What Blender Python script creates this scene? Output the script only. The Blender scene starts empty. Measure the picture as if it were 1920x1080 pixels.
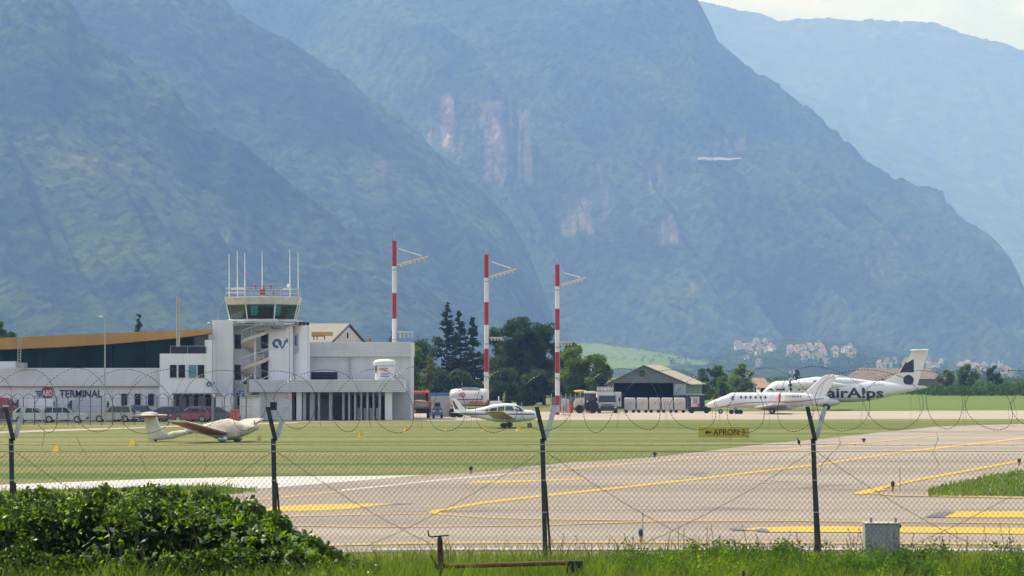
import bpy, bmesh, math, random
import numpy as np
from mathutils import Vector, Matrix
random.seed(7)
SC = bpy.context.scene
C = SC.collection
R = math.radians
PI = math.pi
FPX = 6000.0      # focal length in photo pixels (1920 wide)
EYE = 4.7         # metres above the airfield
HY = 700.0        # row of the horizon

# ---------------------------------------------------------------- camera
cam = bpy.data.cameras.new('camera')
camo = bpy.data.objects.new('camera', cam); C.objects.link(camo)
cam.sensor_width = 36.0
cam.lens = FPX/1920*36.0
cam.clip_start = 0.5
cam.clip_end = 40000
camo.location = (0, 0, EYE)
camo.rotation_euler = (R(90)+math.atan((HY-540)/FPX), 0, 0)
SC.camera = camo

# ---------------------------------------------------------------- sky and sun
SUN_EL, SUN_AZ = 54.0, -52.0       # azimuth from straight ahead, negative = left
w = bpy.data.worlds.new('World'); SC.world = w; w.use_nodes = True
nt = w.node_tree; nt.nodes.clear()
def N(t, k, **kw):
    n = t.nodes.new(k)
    for a, b in kw.items(): setattr(n, a, b)
    return n
out = N(nt, 'ShaderNodeOutputWorld'); bg = N(nt, 'ShaderNodeBackground')
sky = N(nt, 'ShaderNodeTexSky', sky_type='NISHITA', sun_disc=False, sun_elevation=R(SUN_EL),
        sun_rotation=R(SUN_AZ % 360), air_density=1.0, dust_density=1.5, ozone_density=1.0)
tc = N(nt, 'ShaderNodeTexCoord'); mp = N(nt, 'ShaderNodeMapping')
mp.inputs['Scale'].default_value = (26, 26, 60); mp.inputs['Location'].default_value = (3.7, 9.2, 0.4)
cn = N(nt, 'ShaderNodeTexNoise'); cn.inputs['Scale'].default_value = 1.0; cn.inputs['Detail'].default_value = 7
cn.inputs['Roughness'].default_value = 0.55
cr = N(nt, 'ShaderNodeValToRGB'); cr.color_ramp.elements[0].position = 0.43; cr.color_ramp.elements[1].position = 0.60
mix = N(nt, 'ShaderNodeMix', data_type='RGBA'); mix.inputs['B'].default_value = (5.9, 6.1, 7.0, 1)
L = nt.links.new
L(tc.outputs['Generated'], mp.inputs['Vector']); L(mp.outputs['Vector'], cn.inputs['Vector'])
L(cn.outputs['Fac'], cr.inputs['Fac']); L(cr.outputs['Color'], mix.inputs['Factor'])
L(sky.outputs['Color'], mix.inputs['A']); L(mix.outputs['Result'], bg.inputs['Color'])
bg.inputs['Strength'].default_value = 0.14
L(bg.outputs[0], out.inputs['Surface'])

sun = bpy.data.lights.new('sun', 'SUN'); suno = bpy.data.objects.new('sun', sun); C.objects.link(suno)
sun.energy = 3.7; sun.angle = R(0.53); sun.color = (1.0, 0.92, 0.80)
S = Vector((math.sin(R(SUN_AZ))*math.cos(R(SUN_EL)), math.cos(R(SUN_AZ))*math.cos(R(SUN_EL)), math.sin(R(SUN_EL))))
suno.rotation_euler = S.to_track_quat('Z', 'Y').to_euler()
suno.location = (-60, 60, 120)

SC.view_settings.view_transform = 'Standard'; SC.view_settings.look = 'None'
SC.view_settings.exposure = 0.26; SC.view_settings.gamma = 1.0; SC.view_settings.use_curve_mapping = False
SC.render.engine = 'CYCLES'
SC.cycles.max_bounces = 6; SC.cycles.diffuse_bounces = 2; SC.cycles.glossy_bounces = 2
SC.cycles.transmission_bounces = 3; SC.cycles.transparent_max_bounces = 8; SC.cycles.volume_bounces = 4
SC.cycles.use_denoising = True
SC.cycles.caustics_reflective = False; SC.cycles.caustics_refractive = False

HAZE_DENSITY = 1.6e-4
HAZE_COLOR = (0.22,0.375,0.86, 1)

# ---------------------------------------------------------------- helpers
def DG(py): return FPX*EYE/(py-HY)                  # distance of flat ground seen at a row
def WP(px, py, d): return Vector(((px-960)*d/FPX, d, EYE-(py-HY)*d/FPX))
def G(px, py, z=0.0):
    d = FPX*(EYE-z)/(py-HY)
    return ((px-960)*d/FPX, d, z)
def XP(px, d): return (px-960)*d/FPX
def ZP(py, d): return EYE-(py-HY)*d/FPX

class MB:
    def __init__(s): s.v = []; s.f = []
    def add(s, vs, fs):
        b = len(s.v); s.v.extend([tuple(p) for p in vs]); s.f.extend([tuple(i+b for i in f) for f in fs]); return s
    def box(s, x0, x1, y0, y1, z0, z1):
        return s.add([(x0,y0,z0),(x1,y0,z0),(x1,y1,z0),(x0,y1,z0),(x0,y0,z1),(x1,y0,z1),(x1,y1,z1),(x0,y1,z1)],
                     [(0,3,2,1),(4,5,6,7),(0,1,5,4),(1,2,6,5),(2,3,7,6),(3,0,4,7)])
    def bbox(s, x0, x1, y0, y1, z0, z1, b=0.03):     # box with chamfered vertical and top edges
        def ring(i, z): return [(x0+i+b,y0+i,z),(x1-i-b,y0+i,z),(x1-i,y0+i+b,z),(x1-i,y1-i-b,z),(x1-i-b,y1-i,z),(x0+i+b,y1-i,z),(x0+i,y1-i-b,z),(x0+i,y0+i+b,z)]
        return s.loft([ring(b*.6,z0), ring(0,z0+b), ring(0,z1-b), ring(b*.8,z1)], True)
    def loft(s, rings, cap=True):
        n = len(rings[0]); vs = [p for r in rings for p in r]; fs = []
        for k in range(len(rings)-1):
            for i in range(n):
                j = (i+1) % n
                fs.append((k*n+i, k*n+j, (k+1)*n+j, (k+1)*n+i))
        if cap:
            fs.append(tuple(range(n-1, -1, -1))); fs.append(tuple(range((len(rings)-1)*n, len(rings)*n)))
        return s.add(vs, fs)
    def prism(s, poly, y0, y1):                      # polygon in x,z extruded along y
        n = len(poly)
        vs = [(x,y0,z) for x,z in poly]+[(x,y1,z) for x,z in poly]
        fs = [tuple(range(n)), tuple(range(2*n-1, n-1, -1))]
        for i in range(n):
            j = (i+1) % n; fs.append((i, i+n, j+n, j))
        return s.add(vs, fs)
    def slab(s, poly, z0, z1):                       # polygon in x,y extruded along z
        n = len(poly)
        vs = [(x,y,z0) for x,y in poly]+[(x,y,z1) for x,y in poly]
        fs = [tuple(range(n-1,-1,-1)), tuple(range(n, 2*n))]
        for i in range(n):
            j = (i+1) % n; fs.append((i, j, j+n, i+n))
        return s.add(vs, fs)
    def tube(s, pts, r, n=6, cap=True, r1=None):
        pts = [Vector(p) for p in pts]; rings = []
        up = Vector((0,0,1)); m = len(pts)
        for k, p in enumerate(pts):
            a = pts[max(k-1,0)]; b = pts[min(k+1,m-1)]
            t = (b-a); t = t.normalized() if t.length > 1e-9 else Vector((0,0,1))
            u = t.cross(up)
            if u.length < 1e-3: u = t.cross(Vector((0,1,0)))
            u.normalize(); v = t.cross(u)
            rr = r if r1 is None else r+(r1-r)*k/(m-1)
            rings.append([p+u*(rr*math.cos(2*PI*i/n))+v*(rr*math.sin(2*PI*i/n)) for i in range(n)])
        return s.loft(rings, cap)
    def ell(s, c, rx, ry, rz, nu=10, nv=6):
        rings = []
        for k in range(nv+1):
            th = -PI/2+PI*k/nv; th = max(-1.53, min(1.53, th))
            rings.append([(c[0]+rx*math.cos(th)*math.cos(2*PI*i/nu), c[1]+ry*math.cos(th)*math.sin(2*PI*i/nu), c[2]+rz*math.sin(th)) for i in range(nu)])
        return s.loft(rings, True)
    def cyl(s, c, r, h, axis='y', n=14, r1=None):    # c = centre of first cap, h along axis
        r1 = r if r1 is None else r1
        def P(a, rr, t):
            u, v = rr*math.cos(a), rr*math.sin(a)
            return {'y':(c[0]+u,c[1]+t,c[2]+v),'x':(c[0]+t,c[1]+u,c[2]+v),'z':(c[0]+u,c[1]+v,c[2]+t)}[axis]
        return s.loft([[P(2*PI*i/n,r,0) for i in range(n)],[P(2*PI*i/n,r1,h) for i in range(n)]], True)
    def disc(s, c, r, n=20, ny=0):                   # facing -y
        return s.add([c]+[(c[0]+r*math.cos(2*PI*i/n), c[1], c[2]+r*math.sin(2*PI*i/n)) for i in range(n)],
                     [(0,1+i,1+(i+1)%n) for i in range(n)])
    def xform(s, M):
        s.v = [tuple(M @ Vector(p)) for p in s.v]; return s
    def px(s, px0, px1, py0, py1, d, dep):           # world box given by photo extents at its front
        return s.box(XP(px0,d), XP(px1,d), d, d+dep, ZP(py1,d), ZP(py0,d))
    def pxpoly(s, pts, d, dep):
        return s.prism([(XP(a,d), ZP(b,d)) for a,b in pts], d, d+dep)

MATS = {}
def M(name, col, rough=.6, metal=0., var=.12, vs=1.5, bump=0., bs=30., spec=.5, coat=0., trans=0., dirt=0.):
    if name in MATS: return MATS[name]
    m = bpy.data.materials.new(name); m.use_nodes = True; t = m.node_tree; b = t.nodes['Principled BSDF']
    o = t.nodes['Material Output']; l = t.links.new
    b.inputs['Roughness'].default_value = rough; b.inputs['Metallic'].default_value = metal
    b.inputs['Specular IOR Level'].default_value = spec
    if coat: b.inputs['Coat Weight'].default_value = coat; b.inputs['Coat Roughness'].default_value = .08
    c = tuple(col)+(1,)
    tcn = N(t,'ShaderNodeTexCoord'); nz = N(t,'ShaderNodeTexNoise'); nz.inputs['Scale'].default_value = vs; nz.inputs['Detail'].default_value = 5
    l(tcn.outputs['Object'], nz.inputs['Vector'])
    rp = N(t,'ShaderNodeMapRange'); rp.inputs['From Min'].default_value = .3; rp.inputs['From Max'].default_value = .7
    rp.inputs['To Min'].default_value = 1-var; rp.inputs['To Max'].default_value = 1+var
    mx = N(t,'ShaderNodeMix', data_type='RGBA', blend_type='MULTIPLY'); mx.inputs['Factor'].default_value = 1
    mx.inputs['A'].default_value = c
    l(nz.outputs['Fac'], rp.inputs['Value']); l(rp.outputs['Result'], mx.inputs['B'])
    colout = mx.outputs['Result']
    if dirt:                                         # streaky grime, stretched down the face
        mpn = N(t,'ShaderNodeMapping'); mpn.inputs['Scale'].default_value = (1.2,1.2,.18); l(tcn.outputs['Object'], mpn.inputs['Vector'])
        n2 = N(t,'ShaderNodeTexNoise'); n2.inputs['Scale'].default_value = 1.6; n2.inputs['Detail'].default_value = 8; l(mpn.outputs['Vector'], n2.inputs['Vector'])
        r2 = N(t,'ShaderNodeMapRange'); r2.inputs['From Min'].default_value = .5; r2.inputs['From Max'].default_value = .75; r2.inputs['To Max'].default_value = dirt
        m2 = N(t,'ShaderNodeMix', data_type='RGBA'); m2.inputs['B'].default_value = (.17,.15,.12,1)
        l(n2.outputs['Fac'], r2.inputs['Value']); l(r2.outputs['Result'], m2.inputs['Factor']); l(colout, m2.inputs['A']); colout = m2.outputs['Result']
    l(colout, b.inputs['Base Color'])
    if bump:
        n3 = N(t,'ShaderNodeTexNoise'); n3.inputs['Scale'].default_value = bs; n3.inputs['Detail'].default_value = 4
        bm = N(t,'ShaderNodeBump'); bm.inputs['Strength'].default_value = bump; bm.inputs['Distance'].default_value = .03
        l(tcn.outputs['Object'], n3.inputs['Vector']); l(n3.outputs['Fac'], bm.inputs['Height']); l(bm.outputs['Normal'], b.inputs['Normal'])
    if trans:                                        # leaf: part of the light goes through
        tr = N(t,'ShaderNodeBsdfTranslucent'); ms = N(t,'ShaderNodeMixShader'); ms.inputs['Fac'].default_value = trans
        hs = N(t,'ShaderNodeHueSaturation'); hs.inputs['Value'].default_value = 1.5; hs.inputs['Saturation'].default_value = 1.15
        l(colout, hs.inputs['Color']); l(hs.outputs['Color'], tr.inputs['Color'])
        l(b.outputs[0], ms.inputs[1]); l(tr.outputs[0], ms.inputs[2]); l(ms.outputs[0], o.inputs['Surface'])
    MATS[name] = m
    return m

def setp(o, label=None, cat=None, group=None, kind=None):
    if label: o['label'] = label
    if cat: o['category'] = cat
    if group: o['group'] = group
    if kind: o['kind'] = kind
    return o
def T(name, label, cat, loc=(0,0,0), rz=0., group=None):
    o = bpy.data.objects.new(name, None); C.objects.link(o); o.location = loc; o.rotation_euler = (0,0,rz)
    o.empty_display_size = .2
    return setp(o, label, cat, group)
def mesh(name, mb, smooth=False, fix=True):
    me = bpy.data.meshes.new(name); me.from_pydata(mb.v, [], mb.f)
    if fix and len(mb.f) < 60000:
        bm = bmesh.new(); bm.from_mesh(me); bmesh.ops.recalc_face_normals(bm, faces=bm.faces); bm.to_mesh(me); bm.free()
    if smooth: me.polygons.foreach_set('use_smooth', [True]*len(me.polygons))
    me.update(); return me
def O(name, mb, mat, parent=None, world=False, smooth=False, kind=None, label=None, fix=True, sharp=None):
    me = mb if isinstance(mb, bpy.types.Mesh) else None
    if me is None:
        if world and parent is not None:
            rt = parent
            off = Vector(rt.location)
            while rt.parent is not None: rt = rt.parent; off += Vector(rt.location)
            mb.v = [(p[0]-off.x, p[1]-off.y, p[2]-off.z) for p in mb.v]
        me = mesh(name, mb, smooth, fix)
        if smooth:
            try: me.set_sharp_from_angle(angle=R(sharp or 40))
            except Exception: pass
    if mat and not me.materials: me.materials.append(mat)
    o = bpy.data.objects.new(name, me); C.objects.link(o)
    if parent is not None: o.parent = parent
    if kind: o['kind'] = kind
    if label: o['label'] = label
    return o
def dup(root, loc, rz=None, scale=None, label=None, group=None):
    r = root.copy(); C.objects.link(r); r.location = loc
    if rz is not None: r.rotation_euler = (0,0,rz)
    if scale is not None: r.scale = scale if hasattr(scale,'__len__') else (scale,)*3
    if label: r['label'] = label
    if group: r['group'] = group
    for ch in list(root.children):
        c = ch.copy(); C.objects.link(c); c.parent = r
        for g in list(ch.children):
            d = g.copy(); C.objects.link(d); d.parent = c
    return r

# lettering: built-in font turned into plain meshes
def text_mb(txt, width, height=None, depth=.02, bold=.0):
    cu = bpy.data.curves.new('lettering', 'FONT'); cu.body = txt; cu.extrude = 0; cu.offset = bold; cu.resolution_u = 3
    o = bpy.data.objects.new('lettering', cu); C.objects.link(o)
    dg = bpy.context.evaluated_depsgraph_get()
    me = bpy.data.meshes.new_from_object(o.evaluated_get(dg))
    bpy.data.objects.remove(o); bpy.data.curves.remove(cu)
    v = np.array([p.co for p in me.vertices]); fs = [tuple(p.vertices) for p in me.polygons]
    bpy.data.meshes.remove(me)
    lo = v.min(0); hi = v.max(0); sx = width/(hi[0]-lo[0]); sz = sx if height is None else height/(hi[1]-lo[1])
    mb = MB(); mb.v = [((p[0]-lo[0])*sx, 0.0, (p[1]-lo[1])*sz) for p in v]; mb.f = fs
    return mb
TXT = dict(terminal=text_mb('TERMINAL', 80/18.8, 14/18.8, bold=.02), abd=text_mb('ABD', 1.1, .62, bold=.03), abd2=text_mb('ABD', .9, .42, bold=.03),
           apron=text_mb('APRON 3', 58/26.0, 11.5/26, bold=.015), alps=text_mb('airA!ps', 7.1, 1.72, bold=.03),
           lka=text_mb('OE-LKA', 1.55, .32, bold=.01), num=text_mb('31', .75, .55, bold=.03), fifty=text_mb('30', .34, .26, bold=.02))

# value noise
_rt = np.random.RandomState(5).rand(256, 256)
def vnoise(x, y, seed=0):
    x = np.asarray(x, float)+seed*17.31; y = np.asarray(y, float)+seed*9.77
    xi = np.floor(x).astype(int); yi = np.floor(y).astype(int); fx = x-xi; fy = y-yi
    fx = fx*fx*(3-2*fx); fy = fy*fy*(3-2*fy)
    a = _rt[xi & 255, yi & 255]; b = _rt[(xi+1) & 255, yi & 255]; c = _rt[xi & 255, (yi+1) & 255]; d = _rt[(xi+1) & 255, (yi+1) & 255]
    return (a*(1-fx)+b*fx)*(1-fy)+(c*(1-fx)+d*fx)*fy
def fbm(x, y, o=5, seed=0, g=.5):
    s = 0; a = 1; t = 0
    for k in range(o):
        s = s+a*vnoise(x*2**k, y*2**k, seed+k); t += a; a *= g
    return s/t
def ridged(x, y, o=4, seed=0):
    s = 0; a = 1; t = 0
    for k in range(o):
        s = s+a*(1-np.abs(2*vnoise(x*2**k, y*2**k, seed+k)-1)); t += a; a *= .5
    return s/t
def grid_mesh(name, X, Y, Z, mat, smooth=True, attrs=None):
    ny, nx = X.shape
    v = np.stack([X, Y, Z], -1).reshape(-1, 3).astype(np.float32)
    i = np.arange(nx-1)[None,:]+np.arange(ny-1)[:,None]*nx
    f = np.stack([i, i+1, i+nx+1, i+nx], -1).reshape(-1, 4).astype(np.int32)
    me = bpy.data.meshes.new(name); me.vertices.add(len(v)); me.vertices.foreach_set('co', v.ravel())
    me.loops.add(f.size); me.loops.foreach_set('vertex_index', f.ravel()); me.polygons.add(len(f))
    me.polygons.foreach_set('loop_start', np.arange(0, f.size, 4, dtype=np.int32))
    me.polygons.foreach_set('loop_total', np.full(len(f), 4, np.int32))
    me.polygons.foreach_set('use_smooth', np.full(len(f), smooth))
    for k, a in (attrs or {}).items():
        at = me.attributes.new(k, 'FLOAT', 'POINT'); at.data.foreach_set('value', a.ravel().astype(np.float32))
    me.update(calc_edges=True); me.validate()
    me.materials.append(mat)
    o = bpy.data.objects.new(name, me); C.objects.link(o); return o
def quads_mesh(name, P, mat, n=4, smooth=False):     # P: (count, n, 3) loose leaf faces
    P = np.asarray(P, np.float32); cnt = len(P)
    me = bpy.data.meshes.new(name); me.vertices.add(cnt*n); me.vertices.foreach_set('co', P.ravel())
    me.loops.add(cnt*n); me.loops.foreach_set('vertex_index', np.arange(cnt*n, dtype=np.int32)); me.polygons.add(cnt)
    me.polygons.foreach_set('loop_start', np.arange(0, cnt*n, n, dtype=np.int32)); me.polygons.foreach_set('loop_total', np.full(cnt, n, np.int32))
    me.update(calc_edges=True); me.materials.append(mat); return me
# ================================================================= SETTING
def node_mat(name):
    m = bpy.data.materials.new(name); m.use_nodes = True; return m, m.node_tree, m.node_tree.nodes['Principled BSDF'], m.node_tree.links.new
def noise(t, l, vec, scale, detail=4, sc=None, loc=None, rot=None, rough=.5):
    if sc or loc or rot:
        mp = N(t,'ShaderNodeMapping')
        if sc: mp.inputs['Scale'].default_value = sc
        if loc: mp.inputs['Location'].default_value = loc
        if rot: mp.inputs['Rotation'].default_value = rot
        l(vec, mp.inputs['Vector']); vec = mp.outputs['Vector']
    n = N(t,'ShaderNodeTexNoise'); n.inputs['Scale'].default_value = scale; n.inputs['Detail'].default_value = detail; n.inputs['Roughness'].default_value = rough
    l(vec, n.inputs['Vector']); return n.outputs['Fac']
def remap(t, l, v, a, b, c=0., d=1.):
    r = N(t,'ShaderNodeMapRange'); r.inputs['From Min'].default_value = a; r.inputs['From Max'].default_value = b
    r.inputs['To Min'].default_value = c; r.inputs['To Max'].default_value = d; l(v, r.inputs['Value']); return r.outputs['Result']
def cmix(t, l, f, a, b, bt='MIX'):
    x = N(t,'ShaderNodeMix', data_type='RGBA', blend_type=bt)
    if isinstance(f, (int,float)): x.inputs['Factor'].default_value = f
    else: l(f, x.inputs['Factor'])
    for k, v in (('A',a),('B',b)):
        if isinstance(v, tuple): x.inputs[k].default_value = v+(1,)
        else: l(v, x.inputs[k])
    return x.outputs['Result']
def bump(t, l, b, h, dist, strength=1.):
    n = N(t,'ShaderNodeBump'); n.inputs['Distance'].default_value = dist; n.inputs['Strength'].default_value = strength
    l(h, n.inputs['Height']); l(n.outputs['Normal'], b.inputs['Normal'])

# ---- mown airfield grass: mowing swathes, dry strips, tufts
gm, t, b, l = node_mat('mown_grass')
co = N(t,'ShaderNodeTexCoord').outputs['Object']
f1 = remap(t,l,noise(t,l,co,1.,4,sc=(.0035,.075,1),rot=(0,0,R(-4))),.38,.62)
f2 = remap(t,l,noise(t,l,co,1.,6,sc=(.012,.11,1),loc=(5,3,0)),.42,.70)
f3 = remap(t,l,noise(t,l,co,1.6,6),.3,.7,.72,1.28)
c1 = cmix(t,l,f1,(.075,.132,.014),(.175,.205,.045))
c2 = cmix(t,l,f2,c1,(.27,.24,.10))
c3 = cmix(t,l,1.,c2,f3,'MULTIPLY')
l(c3,b.inputs['Base Color']); b.inputs['Roughness'].default_value = .85; b.inputs['Specular IOR Level'].default_value = .15
bump(t,l,b,noise(t,l,co,9.,5),.08,.8)
gx = np.linspace(-4500, 4500, 19); gy = np.concatenate([[43.0, 60, 90, 140, 220, 340, 500, 800, 1400, 2400], np.linspace(4000, 17600, 8)])
X, Y = np.meshgrid(gx, gy)
o = grid_mesh('ground', X, Y, np.zeros_like(X), gm); o['kind'] = 'structure'

ZN = [0]
def sheet(name, pts, z, mat, kind='structure', jitter=0., parent=None, seg=2.5, label=None):
    ZN[0] += 1; z += ZN[0]*.0006
    pts = [G(*p) for p in pts]; q = []
    if jitter:
        for i, a in enumerate(pts):
            bq = pts[(i+1) % len(pts)]; n = max(1, min(80, int(math.dist(a,bq)/seg)))
            for k in range(n):
                u = k/n; q.append((a[0]+(bq[0]-a[0])*u+(random.uniform(-1,1)*jitter if k else 0), a[1]+(bq[1]-a[1])*u+(random.uniform(-1,1)*jitter*2 if k else 0)))
    else: q = [(p[0],p[1]) for p in pts]
    bm = bmesh.new(); vs = [bm.verts.new((x,y,z)) for x,y in q]; f = bm.faces.new(vs)
    if f.normal.z < 0 or True:
        bm.normal_update()
        if f.normal.z < 0: f.normal_flip()
    bmesh.ops.triangulate(bm, faces=bm.faces)
    me = bpy.data.meshes.new(name); bm.to_mesh(me); bm.free(); me.materials.append(mat)
    o = bpy.data.objects.new(name, me); C.objects.link(o)
    if parent: o.parent = parent
    if kind: o['kind'] = kind
    if label: o['label'] = label
    return o

# ---- worn pavement
def pave_mat(name, ca, cb, crack=.6, streak=.85):
    m, t, b, l = node_mat(name)
    co = N(t,'ShaderNodeTexCoord').outputs['Object']
    f1 = remap(t,l,noise(t,l,co,1.,5,sc=(.012,.09,1),rot=(0,0,R(14))),.35,.65)
    f2 = remap(t,l,noise(t,l,co,1.,7,sc=(.05,.35,1),rot=(0,0,R(8)),loc=(9,1,0)),.5,.78,0,streak)
    f3 = remap(t,l,noise(t,l,co,2.2,6),.3,.7,.9,1.1)
    c = cmix(t,l,f1,ca,cb); c = cmix(t,l,f2,c,tuple(x*.62 for x in ca)); c = cmix(t,l,1.,c,f3,'MULTIPLY')
    if crack:
        mpn = N(t,'ShaderNodeMapping'); mpn.inputs['Scale'].default_value = (.022,.055,1); l(co,mpn.inputs['Vector'])
        nn = N(t,'ShaderNodeTexNoise'); nn.inputs['Scale'].default_value = 2.; l(mpn.outputs['Vector'],nn.inputs['Vector'])
        mx = N(t,'ShaderNodeMix', data_type='VECTOR'); mx.inputs['Factor'].default_value = .35; l(mpn.outputs['Vector'],mx.inputs['A']); l(nn.outputs['Color'],mx.inputs['B'])
        vo = N(t,'ShaderNodeTexVoronoi', feature='DISTANCE_TO_EDGE'); vo.inputs['Scale'].default_value = 1.; l(mx.outputs['Result'],vo.inputs['Vector'])
        c = cmix(t,l,remap(t,l,vo.outputs['Distance'],.0,.010,crack,0.),c,(.09,.085,.08))
    l(c,b.inputs['Base Color']); b.inputs['Roughness'].default_value = .85; b.inputs['Specular IOR Level'].default_value = .25
    bump(t,l,b,noise(t,l,co,25.,3),.01,.5)
    return m
TAXI = pave_mat('worn_asphalt', (.43,.365,.295), (.29,.245,.195))
APRON = pave_mat('apron_concrete', (.48,.41,.33), (.42,.36,.29), crack=.2)
PALE = pave_mat('pale_concrete', (.68,.64,.59), (.62,.58,.53), crack=0, streak=.15)
DARKP = pave_mat('dark_asphalt', (.12,.12,.12), (.16,.155,.15), crack=0)

sheet('taxiway', [(300,952),(375,929),(480,917),(700,899),(790,891),(900,885),(1000,874),(1060,868),(1150,862.5),(1230,857),(1340,844),(1440,831.5),(1540,823),(1630,813),(1700,806),(1760,799.5),(1920,795),(2400,789),(2400,1037),(1920,1036),(1200,1033),(800,1034),(200,1042)], .012, TAXI, jitter=.08)
sheet('concrete_strip', [(-260,919),(0,909.5),(120,905),(300,898.5),(516,894),(700,892.7),(800,891),(700,899.5),(480,917.5),(430,913.5),(300,913.5),(200,916),(0,922),(-260,930)], .022, PALE, jitter=.05)
sheet('apron', [(560,791),(740,789.5),(1000,788),(1330,787),(1920,786),(2500,785.5),(2500,769),(1920,769.5),(1330,772),(1050,772),(900,773),(560,775)], .014, APRON, jitter=.1, seg=6)
sheet('road', [(-260,776),(-260,794),(330,790),(480,788.5),(560,790),(735,789),(735,781),(560,777)], .024, DARKP)  # dark asphalt; right end also puts the arcade's shadow into the colour
sheet('path', [(-260,818),(0,813),(120,808.5),(250,804),(350,800),(470,797),(560,793.5),(560,791.5),(470,794.5),(350,797.5),(250,801.5),(120,805),(0,809.5),(-260,814)], .018, APRON)
cm_, t, b, l = node_mat('crop_green'); co = N(t,'ShaderNodeTexCoord').outputs['Object']
c = cmix(t,l,remap(t,l,noise(t,l,co,1.,5,sc=(.01,.04,1)),.35,.65),(.115,.185,.028),(.15,.21,.045)); l(c,b.inputs['Base Color']); b.inputs['Roughness'].default_value = .9; b.inputs['Specular IOR Level'].default_value = .1
sheet('crop_field', [(1040,769),(1330,769),(1920,767.5),(2600,767),(2600,733),(1040,733)], .012, cm_)
im_, t, b, l = node_mat('island_grass'); co = N(t,'ShaderNodeTexCoord').outputs['Object']
c = cmix(t,l,remap(t,l,noise(t,l,co,.7,6),.35,.65),(.085,.145,.022),(.15,.19,.04)); l(c,b.inputs['Base Color']); b.inputs['Roughness'].default_value = .9
isl = sheet('grass_island', [(1738,921),(1760,914),(1800,905.5),(1850,894),(1920,882),(2300,835),(2300,940),(1920,931),(1880,930),(1830,922),(1790,923)], .03, im_, jitter=.1)

# ---- painted markings (flat paint, worn)
def paint(name, col, wear=.35, seed=0.):
    m, t, b, l = node_mat(name); co = N(t,'ShaderNodeTexCoord').outputs['Object']
    f = remap(t,l,noise(t,l,co,1.,7,sc=(.35,1.6,1),loc=(seed,seed,0)),.5,.66,0,wear)
    l(cmix(t,l,f,col,(.31,.28,.245)),b.inputs['Base Color']); b.inputs['Roughness'].default_value = .7; return m
YEL = paint('yellow_paint', (.72,.46,.012), .35); YELF = paint('faded_yellow_paint', (.55,.37,.11), .75, 4.); WHP = paint('worn_white_paint', (.58,.55,.50), .6, 7.); GRP = paint('patch_grey', (.15,.15,.16), .1, 2.)
def mark(name, pts, m, z=.02): return sheet(name, pts, z, m)
def line(name, pts, wpx, m, z=.02):                  # strip of a given width in rows
    up = [(x, y-wpx/2*((y-HY)/250)) for x,y in pts]; dn = [(x, y+wpx/2*((y-HY)/250)) for x,y in pts][::-1]
    return mark(name, up+dn, m, z)
mark('taxiway_marking', [(380,959),(470,955.5),(520,951),(560,947.5),(600,946.5),(660,945.2),(745,945),(700,949),(660,954.5),(610,957.5),(560,958.5),(500,958.5),(440,961)], YEL)
mark('taxiway_marking', [(745,944.6),(785,944.2),(770,945.6),(705,949.5),(690,951)], GRP, .0235)  # grey tail: a shadow painted behind the yellow marking
line('taxiway_marking', [(430,943),(470,938),(520,934),(600,925.5),(655,919.5)], 2.6, YELF)
line('edge_line', [(640,920),(700,914),(760,907.5),(830,900),(880,895.5),(960,888.5)], 3.2, WHP)
line('taxiway_marking', [(960,888.5),(1040,882),(1100,876.5),(1240,864.5),(1340,855),(1440,845.5),(1540,838),(1640,829),(1760,816)], 4., YELF)
mark('taxiway_marking', [(872,906.5),(900,902.5),(1000,901),(1092,898),(1102,899.2),(1060,901),(1000,903.6),(925,906)], YEL)
line('taxiway_marking', [(806,961.5),(830,956.5),(905,943.5),(1015,930.5),(1100,921.5),(1180,913),(1300,899.5),(1440,882.5),(1530,872),(1640,855.5),(1700,846.5),(1800,836),(1920,822),(2100,806)], 4., YEL)
mark('taxiway_marking', [(801,961.5),(822,957.5),(842,957),(820,961.5),(840,967),(818,965.5)], YEL, .0245)
line('taxiway_marking', [(822,964),(900,970.5),(1000,973.5),(1160,976),(1400,977)], 2.2, YELF)
line('taxiway_marking', [(430,972),(540,969),(640,966.5),(800,963)], 2.2, YELF)
line('taxiway_marking', [(540,986),(700,989),(1000,986),(1240,978),(1500,977.5),(1920,982),(2300,985)], 2.0, YELF)
line('taxiway_marking', [(600,1023),(800,1019),(1000,1018),(1200,1018),(1500,1018.5),(1920,1021),(2300,1024)], 3.2, YELF)
line('edge_line', [(700,1031.5),(900,1030.5),(1300,1030.5),(1600,1031),(2300,1034)], 3., WHP, .021)
mark('taxiway_marking', [(1388,993.5),(1420,990),(1500,988),(1560,988),(1920,991),(2300,994),(2300,1006),(1920,1002.5),(1640,999.5),(1440,998.8)], YEL)
mark('taxiway_marking', [(1366,993),(1378,991),(1390,993),(1400,996.5),(1374,996)], GRP, .0245)
mark('taxiway_marking', [(1414,995),(1426,992),(1434,992.5),(1441,996.5),(1440,999.5),(1420,998)], GRP, .0245)
mark('taxiway_marking', [(1768,971.5),(1792,960.5),(1920,960),(2300,961),(2300,973.5),(1920,972)], YEL)
mark('taxiway_marking', [(1732,971),(1757,961),(1790,960.5),(1768,971)], GRP, .0235)
line('taxiway_marking', [(1604,926.5),(1630,920),(1660,913.5),(1720,900.5),(1850,876.5),(1920,863.5),(2200,820)], 5., YEL)
line('taxiway_marking', [(1620,924.5),(1680,930),(1800,931.5),(1920,934.5),(2200,941)], 3., YELF)
mark('taxiway_marking', [(1598,927),(1620,919.5),(1650,916.5),(1662,919),(1640,924),(1615,929)], YEL, .0235)
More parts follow.
